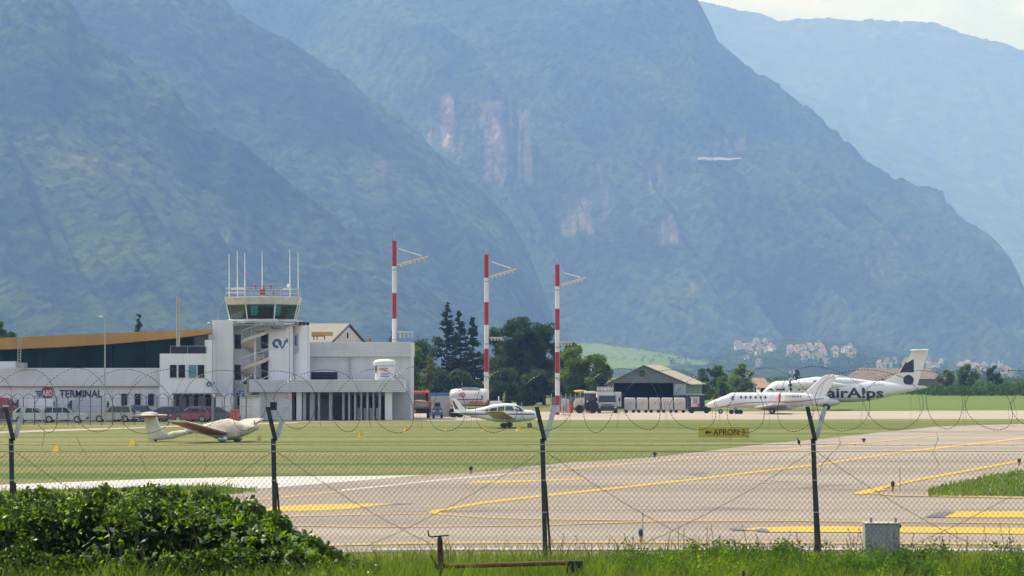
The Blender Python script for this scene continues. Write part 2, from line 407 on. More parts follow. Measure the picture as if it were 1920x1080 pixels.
for pts in ([(560,958),(700,962),(900,958),(1100,949),(1300,940)],[(780,990),(1000,1000),(1180,984),(1400,965),(1520,952)],[(1290,1006),(1500,975),(1640,946),(1700,940),(1800,943)],[(1040,890),(1300,876),(1500,858),(1750,845)],[(560,950),(900,935),(1150,926),(1500,905),(1700,884)],[(900,1010),(1100,1008),(1500,1013),(1900,1015)]):
    line('tar_seam', pts, 1.3, GRP, -.009)

PATCH = pave_mat('asphalt_patch', (.30,.26,.215), (.26,.225,.185), crack=.3)
for pts in ([(1180,972),(1420,955),(1540,948),(1560,953),(1440,962),(1200,979)],[(620,968),(840,973),(830,979),(600,974)],[(1540,900),(1700,880),(1730,883),(1570,905)],[(980,946),(1150,936),(1180,940),(1010,951)],[(1020,1000),(1220,1003),(1210,1010),(1000,1007)],[(1700,828),(1860,815),(1900,818),(1740,832)]):
    sheet('asphalt_patch', pts, -.0130, PATCH, jitter=.05)

# ---- embankment carrying the fence and the viewer
em, t, b, l = node_mat('embankment_soil'); co = N(t,'ShaderNodeTexCoord').outputs['Object']
c = cmix(t,l,remap(t,l,noise(t,l,co,2.5,6),.35,.65),(.035,.050,.012),(.075,.085,.025)); l(c,b.inputs['Base Color']); b.inputs['Roughness'].default_value = .95; bump(t,l,b,noise(t,l,co,14.,5),.06)
def berm(x, y):
    z = 2.5+.10*(fbm(np.asarray(x)*.5, np.asarray(y)*.5, 4, 3)-.5)
    u = np.clip((np.asarray(y)-36.6)/7.0, 0, 1); return z*(1-u*u*(3-2*u))-.06*u
X, Y = np.meshgrid(np.linspace(-60,60,241), np.concatenate([np.linspace(-40,24,33), np.linspace(24.5,46,87)]))
o = grid_mesh('embankment', X, Y, berm(X,Y), em); o['kind'] = 'structure'

# ---- mountains
def mtn_mat(name, green1, green2, tree=22.):
    m, t, b, l = node_mat(name); co = N(t,'ShaderNodeTexCoord').outputs['Object']
    f1 = remap(t,l,noise(t,l,co,.00425,6),.36,.64); f2 = remap(t,l,noise(t,l,co,1/tree,4),.35,.65)
    c = cmix(t,l,f1,green1,green2); c = cmix(t,l,1.,c,remap(t,l,f2,0.,1.,.5,1.5),'MULTIPLY')
    at = N(t,'ShaderNodeAttribute', attribute_name='rock').outputs['Fac']
    streak = remap(t,l,noise(t,l,co,1.,6,sc=(.025,.025,.004)),.35,.65)
    rc = cmix(t,l,streak,(.13,.105,.085),(.42,.33,.25)); c = cmix(t,l,at,c,rc)
    fd = N(t,'ShaderNodeAttribute', attribute_name='field').outputs['Fac']
    row = remap(t,l,noise(t,l,co,1.,4,sc=(.01,.003,.01)),.35,.65); c = cmix(t,l,fd,c,cmix(t,l,row,(.13,.21,.045),(.17,.24,.06)))
    l(c,b.inputs['Base Color']); b.inputs['Roughness'].default_value = .95; b.inputs['Specular IOR Level'].default_value = .05
    bump(t,l,b,noise(t,l,co,1/tree*1.6,4),tree*.5,1.)
    return m
FOREST = mtn_mat('mountain_forest', (.014,.032,.011), (.058,.092,.024))
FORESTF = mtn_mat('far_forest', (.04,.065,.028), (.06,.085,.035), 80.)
MT = {}
MS = 2.0     # metres per unit of the tables below
def mountain(name, ridge, D, foot, back, nx, ny, px0, px1, amp, seed, p=1.25, skew=0., tree=4., dslope=0., mat=FOREST, rock=(), field=None, conc=0., groove=1.):
    D *= MS; foot *= MS; back *= MS; amp *= MS; tree *= MS
    rx = np.array([r[0] for r in ridge], float); ry = np.array([r[1] for r in ridge], float)
    def h(X, Y, fine=True):
        X = np.asarray(X, float); Y = np.asarray(Y, float)
        px = 960+X*FPX/D
        Dr = D+dslope*X
        zr = np.maximum(EYE+(HY-np.interp(px, rx, ry))*D/FPX, 0)
        tt = (Y-foot)/(Dr-foot)
        u = np.clip(tt,0,1)
        prof = np.where(tt<=1, (1-conc)*u**p+conc*(.5-.5*np.cos(PI*u)), np.clip(1-(Y-Dr)/back,0,1)**1.3)
        wgt = np.clip(4*u*(1-u),0,1)**.7*np.clip(zr/(150*MS),0,1)
        Xn = X/MS; Yn = Y/MS; xs = Xn+skew*(Yn-foot/MS)
        n = (ridged(xs/400, Yn/1500, 3, seed)-.62)*1.5+(ridged(xs/130, Yn/600, 3, seed+50)-.62)*.45+(fbm(xs/150, Yn/300, 3, seed+9)-.5)*.4
        n += groove*(ridged(xs/55, Yn/420, 3, seed+21)-.6)*.35
        n = np.where(n > 0, n*np.clip((1-u)*2.6,0,1), n)
        z = zr*prof+amp*1.5*n*wgt
        sight = EYE+(HY-np.interp(960+X/Y*FPX, rx, ry))*Y/FPX
        z = np.minimum(z, np.maximum(sight-(1-u)*14*MS*(.6+fbm(Xn/70,Yn/70,3,seed+2)), zr*prof*.5))
        if fine: z = z+tree*(fbm(Xn/9, Yn/9, 3, seed+5)-.5)*2*np.clip(zr*prof/(12*MS),0,1)
        return np.where(prof*zr > .5, z, -3.)
    MT[name] = h
    X, Y = np.meshgrid(np.linspace(XP(px0,D), XP(px1,D), nx), np.concatenate([np.linspace(foot, D*1.0+abs(dslope)*800, ny), np.linspace(D+abs(dslope)*800+60, D+back, 12)]))
    Z = h(X, Y)
    PX = 960+X/Y*FPX; PY = HY-(Z-EYE)/Y*FPX
    rk = np.zeros_like(X)
    if rock:
        wob = (fbm(X/30/MS, Z/90/MS, 4, seed+3)-.5)*46; wob2 = (fbm(X/14/MS, Z/40/MS, 3, seed+4)-.5)*60
        st = np.clip((fbm(X/7/MS, Z/70/MS, 4, seed+31)-.40)*5,0,1)
        for (a,b_,c_,d_,s_) in rock:
            e = np.minimum(np.minimum(PX+wob*.4-a, b_-PX-wob*.4), np.minimum(PY+wob2*.4-c_, d_-PY-wob2*.6)); rk = np.maximum(rk, np.clip(e/7,0,1)*s_*st)
    fl = np.zeros_like(X)
    if field:
        wob = (fbm(X/80/MS, Y/200/MS, 4, seed+3)-.5)*14
        for (a,b_,lo,hi) in field:
            f_lo = np.interp(PX,[q[0] for q in lo],[q[1] for q in lo]); f_hi = np.interp(PX,[q[0] for q in hi],[q[1] for q in hi])
            fl = np.maximum(fl, np.clip(np.minimum(np.minimum(PX-a,b_-PX)/8, np.minimum(PY-f_hi+wob*.25,f_lo-PY-wob*.3)/1.5),0,1))
    o = grid_mesh('mountain' if name != 'foothill' else 'foothill', X, Y, Z, mat, True, {'rock': rk, 'field': fl}); o['kind'] = 'structure'
    return o
def on_slope(name, px, py, y0, y1):                  # where a line of sight meets the slope
    h = MT[name]; Y = np.linspace(y0, y1, 900); X = (px-960)*Y/FPX; Z = h(X, Y, False); ray = EYE-(py-HY)*Y/FPX
    k = np.argmax(Z >= ray)
    return float(X[k]), float(Y[k]), float(Z[k])

mountain('left', [(-500,-110),(-200,-100),(0,-75),(90,-30),(130,0),(160,45),(215,88),(280,140),(325,165),(360,208),(382,236),(448,258),(486,290),(530,333),(590,378),(650,425),(700,462),(750,497),(850,578),(920,640),(960,680),(1000,700)],
         2300, 1620, 600, 420, 330, -420, 1010, 70, 11, p=1.7, skew=.35, rock=[(90,200,290,330,.28),(200,280,290,325,.15),(415,475,436,470,.4)])
mountain('second', [(100,-110),(300,-85),(400,-20),(435,10),(500,55),(565,90),(640,137),(700,187),(750,217),(800,262),(850,312),(900,352),(950,402),(985,465),(1020,550),(1050,640),(1075,700)],
         2850, 2120, 800, 460, 330, 40, 1440, 85, 41, p=1.7, skew=.3, rock=[(690,740,300,345,.25)])
mountain('main', [(150,-120),(900,-118),(1200,-90),(1285,-50),(1312,0),(1326,32),(1346,72),(1362,88),(1395,116),(1440,146),(1480,174),(1520,206),(1570,246),(1600,275),(1625,298),(1680,333),(1705,338),(1725,350),(1748,352),(1768,360),(1774,382),(1790,396),(1812,416),(1850,438),(1875,462),(1892,482),(1905,505),(1920,542),(1960,600),(2010,655),(2060,695)],
         3950, 2990, 900, 760, 420, 180, 2090, 125, 77, p=1.45, skew=.55, tree=5., conc=.25, groove=1.6,
         rock=[(798,872,182,278,1.),(884,950,188,280,1.),(905,1000,250,345,.55),(1038,1115,365,440,.6),(1230,1300,395,462,.75),(1215,1250,300,370,.6),(1618,1665,478,532,.6),(1290,1330,520,550,.4),(1490,1510,330,352,.6),(950,1010,200,330,.35),(1100,1150,300,430,.3),(1340,1400,255,285,.35),(1640,1720,440,460,.35)])
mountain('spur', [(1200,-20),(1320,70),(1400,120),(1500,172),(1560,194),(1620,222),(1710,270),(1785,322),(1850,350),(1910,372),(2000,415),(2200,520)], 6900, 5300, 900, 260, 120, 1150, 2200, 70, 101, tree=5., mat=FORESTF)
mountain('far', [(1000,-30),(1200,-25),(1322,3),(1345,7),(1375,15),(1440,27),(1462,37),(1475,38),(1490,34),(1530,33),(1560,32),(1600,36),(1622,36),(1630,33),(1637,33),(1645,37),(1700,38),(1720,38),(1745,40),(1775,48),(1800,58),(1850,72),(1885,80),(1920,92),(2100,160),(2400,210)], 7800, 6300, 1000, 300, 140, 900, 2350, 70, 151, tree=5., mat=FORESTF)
mountain('foothill', [(700,700),(800,690),(900,672),(1000,652),(1080,640),(1140,645),(1230,655),(1310,668),(1360,655),(1420,642),(1500,636),(1570,640),(1640,655),(1720,672),(1800,684),(1900,692),(2050,699)], 2560, 1600, 350, 420, 220, 690, 2060, 5, 133, p=1.1, tree=3., groove=.3,
         field=[(1072,1330,[(1072,700),(1200,690),(1330,684)],[(1072,645),(1120,645),(1190,654),(1260,664),(1330,680)])])
X0, Y0, Z0 = on_slope('main', 1350, 303, 6000, 7900)
mb = MB(); k = 14; h_ = MT['main']; sc2 = Y0/FPX; rows = []
for i in range(k+1):
    xs = XP(1309+i*80/k, Y0); tk = (.5+1.1*math.sin(PI*min(i/k*1.15+.06,1))**.7*(1.3-.6*i/k))*1.5*MS; sl = [0,.5,1.2,.2,0,-.6,.3,.8,.2,-.3,-.8,-.2,.5,.9,1.2][i]*sc2
    rows.append([(xs,Y0-20,Z0-tk*.6+sl+5),(xs,Y0-14,Z0+tk*.5+sl+6),(xs,Y0+6,Z0+tk*.55+7+sl),(xs,Y0+12,Z0-tk*.8-4+sl)])
mb.loft(rows,True)
rt = T('orchard_netting','long white sheet of netting lying on a shelf high on the wooded mountain','netting',(X0,Y0,Z0))
O('sheet', mb, M('white_net',(.36,.37,.36),.8), rt, world=True)

# ---- haze: one closed box of even air
hm = bpy.data.materials.new('haze_air'); hm.use_nodes = True; t = hm.node_tree; t.nodes.clear()
ho = N(t,'ShaderNodeOutputMaterial'); pv = N(t,'ShaderNodeVolumePrincipled'); t.links.new(pv.outputs[0], ho.inputs['Volume'])
pv.inputs['Color'].default_value = HAZE_COLOR; pv.inputs['Density'].default_value = HAZE_DENSITY; pv.inputs['Absorption Color'].default_value = (1,1,1,1); pv.inputs['Anisotropy'].default_value = 0.3
for k in ('Density Attribute','Color Attribute','Temperature Attribute'): pv.inputs[k].default_value = ''
try: hm.cycles.homogeneous_volume = True
except Exception: pass
hz = O('haze', MB().box(-4700,4700,-120,18100,-4.2,2040), hm, kind='stuff')
# ================================================================= BUILDINGS
WALL = M('white_render', (.87,.86,.84), .8, var=.05, vs=.5, dirt=.14)
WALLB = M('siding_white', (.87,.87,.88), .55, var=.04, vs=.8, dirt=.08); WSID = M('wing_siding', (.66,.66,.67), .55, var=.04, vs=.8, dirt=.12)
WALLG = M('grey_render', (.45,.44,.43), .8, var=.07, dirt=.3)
BEIGE = M('beige_sheet', (.62,.52,.42), .6, var=.05)
WHITEM = M('white_metal', (.78,.77,.75), .45, var=.05)
GREYM = M('grey_metal', (.32,.33,.34), .5, .3)
GALV = M('galvanised', (.42,.43,.44), .4, .7)
BLACK = M('black_plastic', (.012,.012,.014), .5)
DKGLASS = M('dark_glass', (.008,.011,.014), .12, spec=.22)
GRGLASS = M('green_black_glass', (.010,.050,.030), .2, spec=.04, var=.6, vs=.25)
BLGLASS = M('pale_blue_glass', (.14,.27,.34), .12)
COPPER = M('copper_fascia', (.46,.25,.055), .55, var=.12, vs=.6)
REDP = M('red_paint', (.36,.022,.024), .5, var=.12)
WHITEP = M('white_paint', (.76,.75,.73), .5, var=.06)
NAVY = M('navy_print', (.018,.022,.075), .5)
BLUEP = M('blue_print', (.09,.12,.34), .5)
REDPR = M('red_print', (.42,.03,.03), .5)
SHADE = M('painted_shade', (.02,.018,.016), .9)  # near-black colour that stands in for shade in recesses and openings
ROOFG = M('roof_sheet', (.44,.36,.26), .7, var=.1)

def bld(name, label, cat, px, d): return T(name, label, cat, (XP(px,d), d, 0))
def B(parent, name, mat, *boxes, **kw):
    mb = MB()
    for q in boxes: mb.px(*q)
    return O(name, mb, mat, parent, world=True, **kw)

# ---- terminal hall
tm = bld('terminal', 'long low white terminal hall with a dark glass upper storey under a brown copper roof', 'terminal building', 150, 320)
B(tm,'wall',WALL,(-260,299.5,723,792,320.5,14))
B(tm,'siding_band',WALLB,(-260,299.3,690,723.4,320.0,13))
B(tm,'parapet',WALL,(-260,29.5,677.5,689.8,321,3))
B(tm,'trim',BEIGE,(-260,299,723.6,726,320.25,.3))
mb = MB()
for k in range(11): mb.px(-260,299.2,692+k*2.9,692.35+k*2.9,319.97,.05)
O('siding_joint', mb, GREYM, tm, world=True, kind='stuff')
mb = MB(); mb.pxpoly([(-260,640),(0,633.5),(60,630.5),(200,624.5),(300,620.5),(396.5,617),(396.5,625),(335,633.5),(270,639.5),(200,645.5),(100,651.5),(0,655.5),(-260,662)], 320.15, 20)
O('roof', mb, COPPER, tm, world=True)
edges = [-260,-140,2,75,141,208,276,330,363,396]
lo = lambda p: float(np.interp(p,[-260,0,100,200,270,335,396],[662,655.5,651.5,645.5,639.5,633.5,625]))
for a,b_ in zip(edges[:-1],edges[1:]):
    mb = MB(); mb.pxpoly([(a+.5,690),(b_-.5,690),(b_-.5,lo(b_)+.2),(a+.5,lo(a)+.2)], 322.4, .1)
    O('glass_pane', mb, GRGLASS if a != 363 else M('pale_pane',(.10,.12,.09),.1), tm, world=True)
for a in edges[1:-1]: B(tm,'mullion',BLACK,(a-.7,a+.7,lo(a),690,322.2,.35))
B(tm,'transom',BLACK,(-260,396,654,655,322.15,.2)) if False else None
for (a,b_,c_,d_) in ((208,276,655.5,656.3),(276,330,655.5,656.3)): B(tm,'transom',BLACK,(a+1,b_-1,c_,d_,322.25,.1))
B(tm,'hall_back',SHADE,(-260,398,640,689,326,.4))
for px in (233,258,283): B(tm,'door',DKGLASS,(px-5,px+5.5,738,760,320.3,.15))
sg = WP(112,745,320.4); mb = TXT['terminal']; O('lettering', MB().add([(p[0]+sg.x,sg.y,p[2]+sg.z) for p in mb.v], mb.f), NAVY, tm, world=True, fix=False)
def abd(parent, px, py, r, d, txt='abd', ry=None):
    c = WP(px,py,d); s = FPX/d
    O('logo_disc', MB().disc((c.x,c.y,c.z), r/s, 24), REDPR, parent, world=True)
    m2 = TXT[txt]; ww = max(p[0] for p in m2.v); k = 1.7*r/s/ww
    O('logo_lettering', MB().add([(p[0]*k+c.x-.85*r/s,c.y-.02,p[2]*k+c.z-.5*r/s) for p in m2.v], m2.f), WHITEP, parent, world=True, fix=False)
    mb = MB()
    for i in range(3):
        z = c.z+(.1-i*.38)*r/s; x1 = c.x-r/s*1.02; x0 = x1-(1.05-.2*i)*r/s
        mb.add([(x0,c.y-.005,z+.25*r/s),(x0+.3*r/s,c.y-.005,z),(x1,c.y-.005,z),(x1,c.y-.005,z+.25*r/s)],[(0,1,2,3)])
    O('logo_wing', mb, BLUEP, parent, world=True)
abd(tm, 89, 736.5, 11.5, 320.35)

ld = bld('roof_ladder', 'grey steel ladder on a small concrete block leaning up to the brown copper roof', 'ladder', 37, 318)
mb = MB(); a0,a1 = WP(33.5,682,318.0),WP(34.5,631,317.8); b0,b1 = WP(38.5,682,318.0),WP(40,631,317.8)
mb.tube([a0,a1],.045); mb.tube([b0,b1],.045); O('rail', mb, GALV, ld, world=True)
for k in range(10):
    u = (k+.7)/10.4; O('rung', MB().tube([a0.lerp(a1,u),b0.lerp(b1,u)],.03,5), GALV, ld, world=True)
B(ld,'block',WALLG,(29.8,45,680,690.2,317.2,2.4))

# ---- office block with four windows
ob = bld('office_block', 'white two storey office block with four upright windows between terminal and tower', 'office building', 350, 317)
B(ob,'wall',WALL,(299.5,399.3,663,738,317,10),(299.5,325,738,792,317,10),(405,437,745,792,317.0,5))
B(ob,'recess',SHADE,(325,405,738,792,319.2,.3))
B(ob,'canopy_edge',GREYM,(323,406,736.8,739,316.7,3))
for a,b_,m_ in ((319,331,DKGLASS),(335,347,DKGLASS),(354,368,BLGLASS),(371,383,DKGLASS)):
    wnd = B(ob,'window',WHITEM,(a-.8,b_+.8,683.4,708.6,316.95,.12)); wnd2 = B(ob,'pane',m_,(a,b_,684.2,707.8,316.88,.05)); wnd2.parent = wnd; wnd2.location = (0,0,0)
for a,b_ in ((322,331),(338,349),(355,364),(372,386)): B(ob,'door',M('door_grey',(.24,.25,.25),.4),(a,b_,743,792,319.0,.12))
for a,b_ in ((320,349.5),(355,386)): B(ob,'terrace_panel',BLACK,(a,b_,650,662.8,317.6,.12))
B(ob,'terrace_rail',GALV,(319,387,648.5,649.3,317.5,.1),(319,319.8,649,663,317.5,.1),(351.5,352.3,649,663,317.5,.1),(387,387.8,649,663,317.5,.1))
B(ob,'stair_head',WALL,(384,399.2,637.5,663.2,317.9,4)); B(ob,'hatch',GREYM,(391,397,627,637.4,319,2))
lg = WP(392,720.5,316.9)
mb = MB()
def swirl(mb, cx, y, cz, r):                         # broad ring running off into a tail
    n = 26
    for k in range(n):
        a0 = R(-40+ k*330/n); a1 = R(-40+(k+1)*330/n); ri,ro = .42*r, r
        mb.add([(cx+ri*math.cos(a0),y,cz+ri*math.sin(a0)),(cx+ro*math.cos(a0),y,cz+ro*math.sin(a0)),(cx+ro*math.cos(a1),y,cz+ro*math.sin(a1)),(cx+ri*math.cos(a1),y,cz+ri*math.sin(a1))],[(0,1,2,3)])
    P = lambda *q: [(cx+a*r,y,cz+b*r) for a,b in q]   # y moves a little for each piece
    y -= .004; mb.add(P((.05,.35),(.45,.05),(1.25,-1.0),(.95,-1.1)),[(0,1,2,3)])
    y -= .004; mb.add(P((1.0,-.85),(1.3,-1.0),(2.1,.55),(1.75,.65)),[(0,1,2,3)])
    y -= .004; mb.add(P((1.35,.35),(2.3,.2),(2.25,1.15)),[(0,1,2)])
    return mb
s0 = FPX/316.9
O('logo', swirl(MB(), lg.x, 316.93, lg.z, 5/s0), BLUEP, ob, world=True)
fl = bld('flue', 'tall twin steel flue rising above the office block terrace', 'flue', 334, 318.6)
for px in (332.2,335.6): O('pipe', MB().tube([WP(px,650,318.6),WP(px,556,318.6)],.085 if px<334 else .1,10), M('old_steel',(.5,.47,.40),.45,.4), fl, world=True, smooth=True)
B(fl,'clamp',GREYM,(331,337,585,586.5,318.45,.3),(331,337,620,621.5,318.45,.3))
B(fl,'box',WALLG,(331,339,622,633,318.7,.4))

# ---- control tower
ct = bld('control_tower', 'white airport control tower with green glass cab, aerials and spiral stair', 'control tower', 490, 324)
B(ct,'shaft',WALL,(397.5,437.3,600,745.5,321.5,9))
B(ct,'core',WALL,(437.5,504,602,792,323.5,5))
mb = MB().px(503.5,546,611.5,714,322,6); O('shaft', mb, WALL, ct, world=True)
mb = MB(); c0 = WP(563,714,324.4); mb.cyl((c0.x,c0.y,c0.z),.98,ZP(608,324.4)-c0.z,'z',20); O('shaft', mb, WALL, ct, world=True, smooth=True)
B(ct,'rib',WALLB,(546.5,549,609,714,322.6,.5),(572,574,613,714,323.9,.6),(577.5,580.5,613,714,323.8,.8))
for (a,b_,c_,d_) in ((440.5,452.5,627.5,653.5),(440.5,452.5,684,712),(489.5,501.5,626,653),(489.5,501.5,672,712),(444,449,737,760)):
    wnd = B(ct,'window',WHITEM,(a-.6,b_+.6,c_-.6,d_+.6,323.45,.1)); w2 = B(ct,'pane',DKGLASS,(a,b_,c_,d_,323.4,.03)); w2.parent = wnd; w2.location = (0,0,0)
B(ct,'sign_panel',WALLB,(509,541,633,655,321.93,.05)); s0 = FPX/321.9; q = WP(519.5,644,321.9)
O('logo', swirl(MB(), q.x, 321.9, q.z, 9.0/s0), BLUEP, ct, world=True)
B(ct,'sign_panel',M('sign_grey',(.46,.47,.48),.6),(548,560,625,661,323.35,.06)); B(ct,'logo',BLUEP,(552.5,556.5,629,648,323.3,.03))
# cab: eight sided, leaning outwards
cc = WP(493.5,600,324.2); s0 = FPX/324.2
def octa(r, z, ph=22.5): return [(cc.x+r*math.cos(R(ph+45*i)), cc.y+r*math.sin(R(ph+45*i)), z) for i in range(8)]
zz = lambda y: ZP(y,324.2)
rb, rt_, rf = 60/s0/math.cos(R(22.5)), 66.5/s0/math.cos(R(22.5)), 70/s0/math.cos(R(22.5))
O('cab_floor', MB().loft([octa(rb+.25,zz(604.5)),octa(rb+.3,zz(600.5)),octa(rb+.1,zz(599))],True), WHITEM, ct, world=True)
O('fascia', MB().loft([octa(rt_,zz(572)),octa(rt_+.06,zz(570)),octa(rf,zz(559.5)),octa(rf,zz(557.5)),octa(rf-.5,zz(557))],True), M('cream_fascia',(.60,.58,.50),.7), ct, world=True)
cg = bpy.data.materials.new('cab_glass'); cg.use_nodes = True; t = cg.node_tree; t.nodes.clear()
o_ = N(t,'ShaderNodeOutputMaterial'); tp = N(t,'ShaderNodeBsdfTransparent'); gl = N(t,'ShaderNodeBsdfGlossy'); fr = N(t,'ShaderNodeFresnel'); ms = N(t,'ShaderNodeMixShader')
tp.inputs['Color'].default_value = (.17,.62,.54,1); gl.inputs['Roughness'].default_value = .03; fr.inputs['IOR'].default_value = 1.6
t.links.new(fr.outputs[0], ms.inputs[0]); t.links.new(tp.outputs[0], ms.inputs[1]); t.links.new(gl.outputs[0], ms.inputs[2]); t.links.new(ms.outputs[0], o_.inputs['Surface'])
pb, pt = octa(rb,zz(598.8)), octa(rt_,zz(572.2))
for i in range(8):
    j = (i+1)%8; a,b_,c_,d_ = [Vector(p) for p in (pb[i],pb[j],pt[j],pt[i])]
    nrm = ((b_-a).cross(d_-a)).normalized()*.02; e = .03
    O('pane', MB().add([a.lerp(b_,e),b_.lerp(a,e),c_.lerp(d_,e),d_.lerp(c_,e)],[(0,1,2,3)]), cg, ct, world=True, fix=False)
    O('post', MB().tube([pb[i],pt[i]],.07,6), WHITEM, ct, world=True)
O('console', MB().loft([octa(rb-.9,zz(599)),octa(rb-.9,zz(592)),octa(rb-1.4,zz(592))],True), M('console',(.05,.06,.06),.6), ct, world=True)
O('lift_head', MB().px(483,512,574,599,324.6,1.2), M('teal_dark',(.03,.06,.06),.6), ct, world=True)
mb = MB()
for z in (602,606.5):
    r = octa(rb+.75, zz(z)); mb.tube(r+[r[0]],.03,5)
O('gallery_rail', mb, WHITEM, ct, world=True)
O('gallery', MB().loft([octa(rb+.8,zz(611)),octa(rb+.8,zz(609.5))],True), WALLG, ct, world=True)
for i in range(8): O('rail_post', MB().tube([octa(rb+.75,zz(609.5))[i],octa(rb+.75,zz(602))[i]],.03,5), WHITEM, ct, world=True)
B(ct,'screen_panel',M('screen_grey',(.40,.40,.41),.6),(478,509,598,620,321.0,.08),(511,533,598,614.5,321.0,.08))
B(ct,'balcony_floor',WALLG,(478,534,616.5,618.5,321.1,3))
# roof deck
dkr = octa(rf-.2, zz(556.6)); mb = MB()
for z in (541.5,549.5):
    r = octa(rf-.15, zz(z)); mb.tube(r+[r[0]],.035,5)
O('roof_rail', mb, GALV, ct, world=True)
for i in range(8):
    p = octa(rf-.15, zz(557))[i]; O('rail_post', MB().tube([p,(p[0],p[1],zz(541))],.035,5), GALV, ct, world=True)
for a,b_ in ((433,459),(530,545)): B(ct,'aerial_platform',WHITEM,(a,b_,540.6,542.6,323.2,1.2))
B(ct,'roof_step',WHITEM,(433,457,556.5,559,321.2,1.0))
fbx = WP(492.5,552,323.2)
B(ct,'beacon_box',REDP,(487.5,497,542.5,553.5,323.2,.5))
O('dish', MB().cyl((XP(515.5,322.4),322.4,zz(550.5)),.31,.1,'y',18), M('dish_grey',(.22,.23,.25),.5), ct, world=True)
for px in (479,494,508): O('obstacle_light', MB().tube([WP(px,542,323.4),WP(px,537,323.4)],.09,6).ell(tuple(WP(px,536,323.4)),.12,.12,.12,8,5), REDPR, ct, world=True)
O('radar_head', MB().ell(tuple(WP(541.5,536,323.6)),.22,.22,.2), WHITEM, ct, world=True, smooth=True)
for px,py in ((429,476),(444.5,470.5),(458.5,474.5),(491,470.5),(543,467.5),(558.5,474)):
    y = 324.2+random.uniform(-1,1); O('aerial', MB().tube([WP(px+.7,557,y),WP(px+.4,541,y)],.06,6).tube([WP(px+.4,541,y),WP(px,py,y)],.075,6,r1=.045), WHITEM, ct, world=True)
mb = MB(); pts = []
for k in range(10):
    u = k/9; pts.append(WP(408+18*(1-math.cos(u*PI/2)), 600-38*math.sin(u*PI/2), 323.2))
O('cable_hoop', mb.tube(pts,.04,5), GREYM, ct, world=True)
for px in (555.5,563,570,577): 
    p = WP(px,607,322.6); O('floodlight', MB().cyl((p.x,p.y-.3,p.z),.2,.45,'y',10,r1=.1), BLACK, ct, world=True)
# spiral stair
sp = WP(478,790,321.8); s0 = FPX/321.8; z0 = 2.2; z1 = ZP(612,321.8); rs = 26/s0
O('newel', MB().cyl((sp.x,sp.y,0),.12,ZP(597,321.8),'z',10), WHITEP, ct, world=True)
turns = 2.62; nst = 46; step = MB()
ph0 = R(180)
for k in range(nst):
    a = ph0+2*PI*turns*k/nst; a2 = a+2*PI*turns/nst*1.05; z = z0+(z1-z0)*k/nst
    poly = [(sp.x+.1*math.cos(a),sp.y+.1*math.sin(a)),(sp.x+rs*math.cos(a),sp.y+rs*math.sin(a)),(sp.x+rs*math.cos(a2),sp.y+rs*math.sin(a2)),(sp.x+.1*math.cos(a2),sp.y+.1*math.sin(a2))]
    O('tread', MB().slab(poly, z, z+.06), WHITEP, ct, world=True)
soff = MB(); bal = MB(); hand = []
for k in range(nst*2+1):
    a = ph0+2*PI*turns*k/(nst*2); z = z0+(z1-z0)*k/(nst*2); x,y = sp.x+(rs+.01)*math.cos(a), sp.y+(rs+.01)*math.sin(a)
    hand.append((x,y,z+1.0))
    if k < nst*2:
        a2 = ph0+2*PI*turns*(k+1)/(nst*2); zb = z0+(z1-z0)*(k+1)/(nst*2); x2,y2 = sp.x+(rs+.01)*math.cos(a2), sp.y+(rs+.01)*math.sin(a2)
        soff.add([(x,y,z-.22),(x2,y2,zb-.22),(x2,y2,zb+.12),(x,y,z+.12)],[(0,1,2,3)])
        soff.add([(x,y,z-.22),(x2,y2,zb-.22),(sp.x,sp.y,zb-.22),(sp.x,sp.y,z-.22)],[(0,1,2,3)])
O('stringer', soff, BEIGE, ct, world=True, fix=False)
O('handrail', MB().tube(hand,.035,5), WHITEP, ct, world=True)
for k in range(0,nst*2,6):
    p = hand[k]; O('baluster', MB().tube([(p[0],p[1],p[2]-1.0),p],.018,4), WHITEP, ct, world=True)

# ---- operations wing: upper storey, canopy and arcade
ow = bld('operations_wing', 'white wing right of the tower with canopy and a row of columns below', 'airport building', 640, 323)
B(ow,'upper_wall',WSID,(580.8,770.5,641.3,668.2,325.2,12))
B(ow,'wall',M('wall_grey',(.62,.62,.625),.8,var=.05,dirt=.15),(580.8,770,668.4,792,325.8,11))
mb = MB()
for k in range(6): mb.px(580.9,770.4,645+k*4,645.4+k*4,325.17,.05)
O('siding_joint', mb, GREYM, ow, world=True, kind='stuff')
wnd = B(ow,'window',WHITEM,(582.5,634,696.5,713,325.74,.1)); w2 = B(ow,'pane',DKGLASS,(583.5,633,697.5,712.5,325.7,.03)); w2.parent = wnd; w2.location=(0,0,0)
B(ow,'louvre',BLACK,(584,633,700,702,325.65,.04),(584,633,705,707,325.65,.04))
B(ow,'downpipe',GALV,(655,656.5,641,714,325.6,.15))
B(ow,'canopy',WSID,(467.5,757.5,712,735,318.5,8.5))
mb = MB()
for k in range(5): mb.px(467.6,757.4,715+k*4.2,715.4+k*4.2,318.47,.05)
O('siding_joint', mb, GREYM, ow, world=True, kind='stuff')
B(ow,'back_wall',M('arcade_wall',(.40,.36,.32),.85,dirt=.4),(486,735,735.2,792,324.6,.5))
B(ow,'end_wall',WALL,(486,547,735.2,792,319.6,4.5))
wnd = B(ow,'window',WHITEM,(505.5,520.5,753,769.5,319.56,.1)); w2 = B(ow,'pane',DKGLASS,(506.5,519.5,754,768.5,319.52,.03)); w2.parent = wnd; w2.location=(0,0,0)
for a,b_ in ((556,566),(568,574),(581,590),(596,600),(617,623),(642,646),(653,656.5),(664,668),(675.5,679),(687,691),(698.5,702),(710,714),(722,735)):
    B(ow,'column',WALLG if a not in (556,722) else WALL,(a,b_,735.2,792,319.4,.8))
